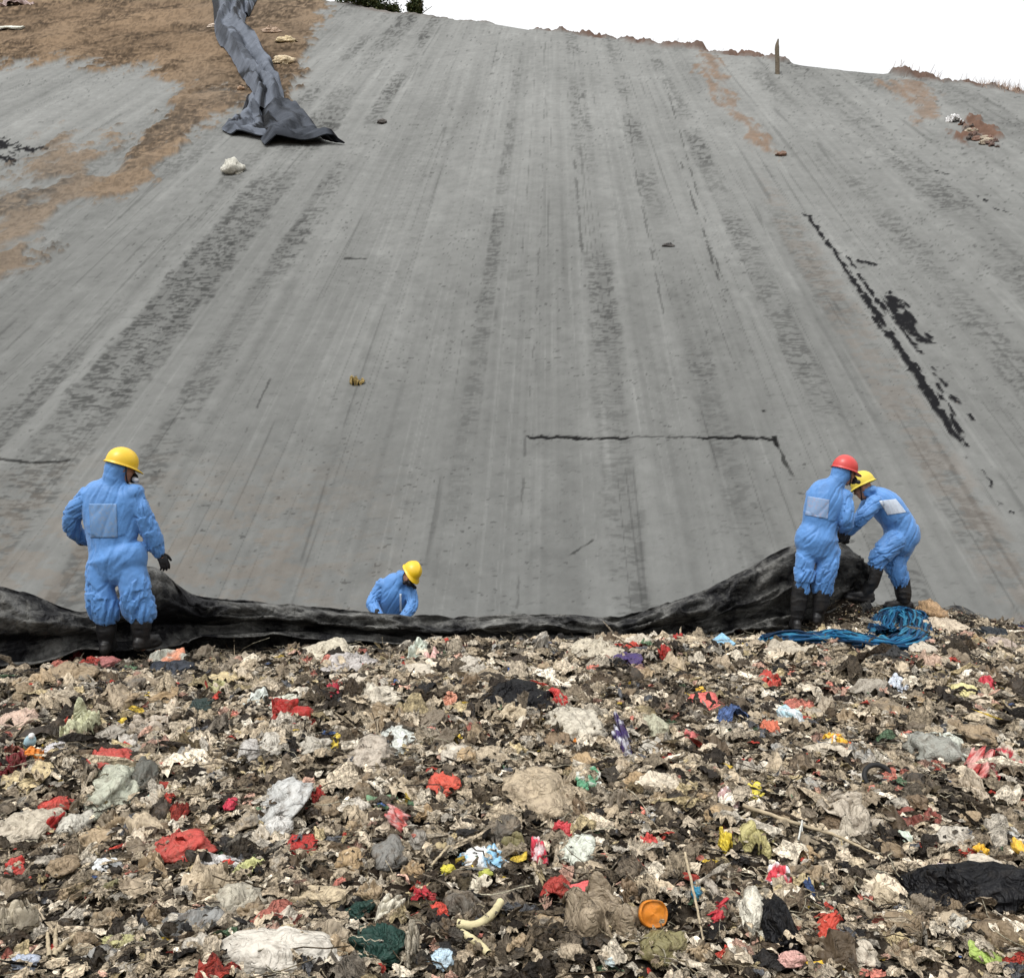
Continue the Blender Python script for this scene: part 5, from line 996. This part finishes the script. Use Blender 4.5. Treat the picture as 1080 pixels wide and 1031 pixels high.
    # ---- boots, gloves, hat, mask
    for b, l in zip(boots, legs):
        P = [J(p) for p in b]; fw = unit(l.get('foot', (0, 1, 0))); a = P[-1]
        pr = [closed_tube(P[:-1] + [a + [0, 0, .07]], [.088] + [.080] * (len(P) - 2) + [.055], n=16), closed_tube([a - fw * .045 + [0, 0, .045], a + fw * .06 + [0, 0, .048], a + fw * .17 + [0, 0, .040]], [.046, .048, .042], [.046, .05, .034]),
              closed_tube([a - fw * .05 + [0, 0, .012], a + fw * .18 + [0, 0, .012]], [.044, .044], n=10)]
        V, Nn, Fq = union(pr, .009, 3); V = V + Nn * ((ridge(fbm3(V * [1, 1, 3], 6, 2, seed)) ** 2 - .4) * .010)[:, None]; put('boot', V, Fq, M_BOOT, base, body)
    for (wr, d, n_, sd, cu) in hands:
        d_ = unit(d); pr = hand(J(wr), np.array(d, float), np.array(n_, float), sd, r=.0105, curl=cu, sc=1.06) + [closed_tube([J(wr) - d_ * .09, J(wr) + d_ * .01], [.044, .034], n=12, dens=3)]
        V, Nn, Fq = union(pr, .0045, 2); put('glove', V, Fq, M_GLOVE, base, body)
    helmet(C + h * .052 + f * .008, f, h, helmet_mat, base, body)
    strap = []
    for sgn in (-1, 1):
        strap.append(closed_tube([C + h * .03 + rr * .098 * sgn + f * .03, C - h * .04 + rr * .092 * sgn + f * .055, C - h * .112 + rr * .03 * sgn + f * .10], [.007, .007, .007], n=8))
    V, Nn, Fq = union(strap, .005, 1); put('chin_strap', V, Fq, M_MASK, base, body)
    if mask:
        V, Nn, Fq = union([ellip(hc + f * .105 - h * .045, [rr * .045, f * .04, h * .045], 16, 10), ellip(hc + f * .10 - h * .05, [rr * .085, f * .022, h * .022], 16, 10)], .006, 3); mk = put('respirator', V, Fq, M_MASK, base, body)
        for sgn in (-1, 1): put('filter', *closed_tube([hc + f * .105 - h * .055 + rr * .06 * sgn, hc + f * .118 - h * .06 + rr * .092 * sgn], [.022, .022], n=16), M_FILT if (sgn == mask and Y == 7.7) else M_MASK, base, mk)
    return body
person(7.7, 'lone left worker seen from behind, blue coverall, yellow hard hat, black glove hanging open', 
    torso=[(124, 600, 0, 29, .15), (123, 587, 0, 32, .175), (119, 574, 0, 25.5, .14), (118, 552, 0, 28.5, .155), (118, 532, 0, 31, .15), (119, 519, 0, 29, .13), (121, 511, 0, 17, .10), (123, 503, 0, 10, .075)],
    arms=[dict(p=[(95, 524), (81, 538, .0), (76, 552, .04), (82, 563, .14), (96, 570, .26)], r=[.088, .080, .078, .070, .055]), dict(p=[(141, 521), (150, 540, .0), (156, 556, .03), (163, 572, .08), (167, 582, .11)], r=[.086, .080, .078, .076, .052])],
    legs=[dict(p=[(107, 598), (106, 618, -.02), (108, 634, -.02), (111, 646, 0)], r=[.128, .122, .125, .118], foot=(-.15, 1, 0)), dict(p=[(137, 598), (142, 618, -.02), (145, 634, -.02), (148, 646, 0)], r=[.132, .126, .128, .122], foot=(.35, 1, 0))],
    boots=[[(112, 640), (112, 664), (112, 686)], [(149, 640), (149, 662), (150, 682)]], head=dict(c=(125.5, 494), f=(.80, .52, -.30), h=(0, 0, 1)),
    hands=[((168, 583, .12), (.42, .12, -.9), (.75, -.6, .2), -1, .28), ((98, 571, .28), (.8, .45, -.1), (0, .3, 1), 1, .5)],
    patch=([(94, 531), (123, 531), (124, 567), (95.5, 567)], patch_mat('grey_patch', (.105, .215, .41), (.17, .22, .31), .8)), seed=3, mask=1, helmet_mat=M_YEL)
person(9.4, 'worker in blue coverall and red hard hat, seen from behind beside the stooping worker',
    torso=[(862, 578, 0, 20, .15), (861, 568, 0, 22.5, .17), (864, 555, 0, 18, .14), (867, 541, 0, 19.5, .15), (872, 527, 0, 21.5, .15), (875, 518, 0, 19, .13), (880, 511, 0, 11, .10), (885, 505, 0, 8, .075)],
    arms=[dict(p=[(890, 524, -.02), (893, 537, -.08), (893, 549, -.10), (890, 559, -.0)], r=[.078, .074, .070, .052]), dict(p=[(858, 524, .08), (868, 540, .22), (880, 556, .26)], r=[.078, .072, .055])],
    legs=[dict(p=[(851, 579), (849, 596, -.02), (847, 610, -.02), (846, 621, 0)], r=[.100, .094, .092, .088], foot=(.1, 1, 0)), dict(p=[(873, 579), (872, 596, -.02), (869, 610, -.02), (868, 622, 0)], r=[.116, .108, .104, .098], foot=(.5, .9, 0))],
    boots=[[(845, 618), (842, 640), (840, 662)], [(868, 620), (865, 638), (862, 655)]], head=dict(c=(889, 498), f=(.93, .12, -.28)),
    hands=[((889, 561, .0), (.1, .25, -.9), (.3, -.9, .1), -1, 1.0), ((882, 560, .26), (.3, -.1, -.9), (-.3, .9, 0), -1, 1.0)],
    patch=([(852, 523), (875, 527), (873, 547), (849, 543)], patch_mat('pale_patch', (.18, .28, .45), (.30, .25, .31), .7)), seed=11, mask=1, helmet_mat=M_RED, group=None)
person(9.9, 'stooping worker in blue coverall, pale yellow hard hat and bright white back patch, knees bent',
    torso=[(949, 572, 0, 15, .17), (951, 563, 0, 18, .19), (947, 551, 0, 16, .17), (940, 541, 0, 16.5, .18), (932, 531, 0, 16, .19), (925, 524, 0, 12, .17), (919, 520, 0, 8.5, .10), (913, 517, 0, 7, .075)],
    arms=[dict(p=[(922, 530, -.16), (912, 542, -.20), (905, 550, -.18), (896, 560, -.10)], r=[.080, .072, .068, .050]), dict(p=[(918, 528, .16), (908, 545, .18), (896, 561, .08)], r=[.078, .068, .050])],
    legs=[dict(p=[(944, 570, -.09), (932, 582, -.12), (925, 591, -.12), (923, 599, -.1)], r=[.125, .112, .100, .080], foot=(-.9, .3, 0)), dict(p=[(952, 572, .09), (945, 590, .05), (945, 602, .03), (950, 615, .05)], r=[.135, .116, .108, .088], foot=(-.9, .35, 0))],
    boots=[[(923, 598, -.1), (918, 615, -.1), (913, 632, -.1)], [(951, 613, .05), (953, 628, .05), (954, 642, .05)]], head=dict(c=(913, 513.5), f=(-.70, .42, -.42)),
    hands=[((895, 562, -.1), (-.5, .1, -.85), (-.2, -.9, .2), 1, 1.0), ((894, 563, .08), (-.5, 0, -.85), (-.2, .9, .2), -1, 1.0)],
    patch=([(927, 528), (945, 526), (956, 540), (936, 543)], patch_mat('white_patch', (.46, .52, .60), (.38, .38, .44), .5)), seed=23, helmet_mat=M_YEL2, hood=False)
person(11.2, 'worker bending low behind the liner, blue coverall, bright yellow hard hat, face down',
    torso=[(413, 676, .22, 17, .15), (413, 664, .22, 19, .17), (414, 652, .16, 17, .15), (415, 638, .08, 18.5, .16), (417, 625, 0, 18.5, .16), (420, 616, -.03, 16, .14), (424, 611, -.07, 9.5, .10), (427, 608, -.10, 7.5, .08)],
    arms=[dict(p=[(404, 617, -.02), (396, 628, -.04), (393, 637, -.10), (400, 650, -.24)], r=[.088, .082, .078, .055]), dict(p=[(431, 620, -.05), (435, 632, -.12), (434, 640, -.18), (426, 651, -.28)], r=[.082, .076, .070, .055])],
    legs=[dict(p=[(405, 676, .22), (402, 690, .05), (401, 700, .02), (402, 712, .12)], r=[.125, .112, .100, .09], foot=(-.1, -1, 0)), dict(p=[(421, 676, .22), (423, 690, .05), (424, 700, .02), (424, 712, .12)], r=[.125, .112, .100, .09], foot=(.1, -1, 0))],
    boots=[[(402, 710, .12), (402, 716, .1), (402, 724, .05)], [(424, 710, .12), (424, 716, .1), (424, 724, .05)]], head=dict(c=(431.5, 605, -.12), f=(.38, -.74, -.55), h=(.62, -.22, .62)),
    hands=[((401, 652, -.25), (.5, -.3, -.8), (-.5, -.7, .3), -1, .7), ((425, 653, -.29), (-.4, -.3, -.85), (.4, -.8, .3), 1, .7)], seed=37, mask=1, helmet_mat=M_YEL, hood=False,
    zipper=[(421.5, 626), (423.5, 626), (424, 645), (421.5, 645)])
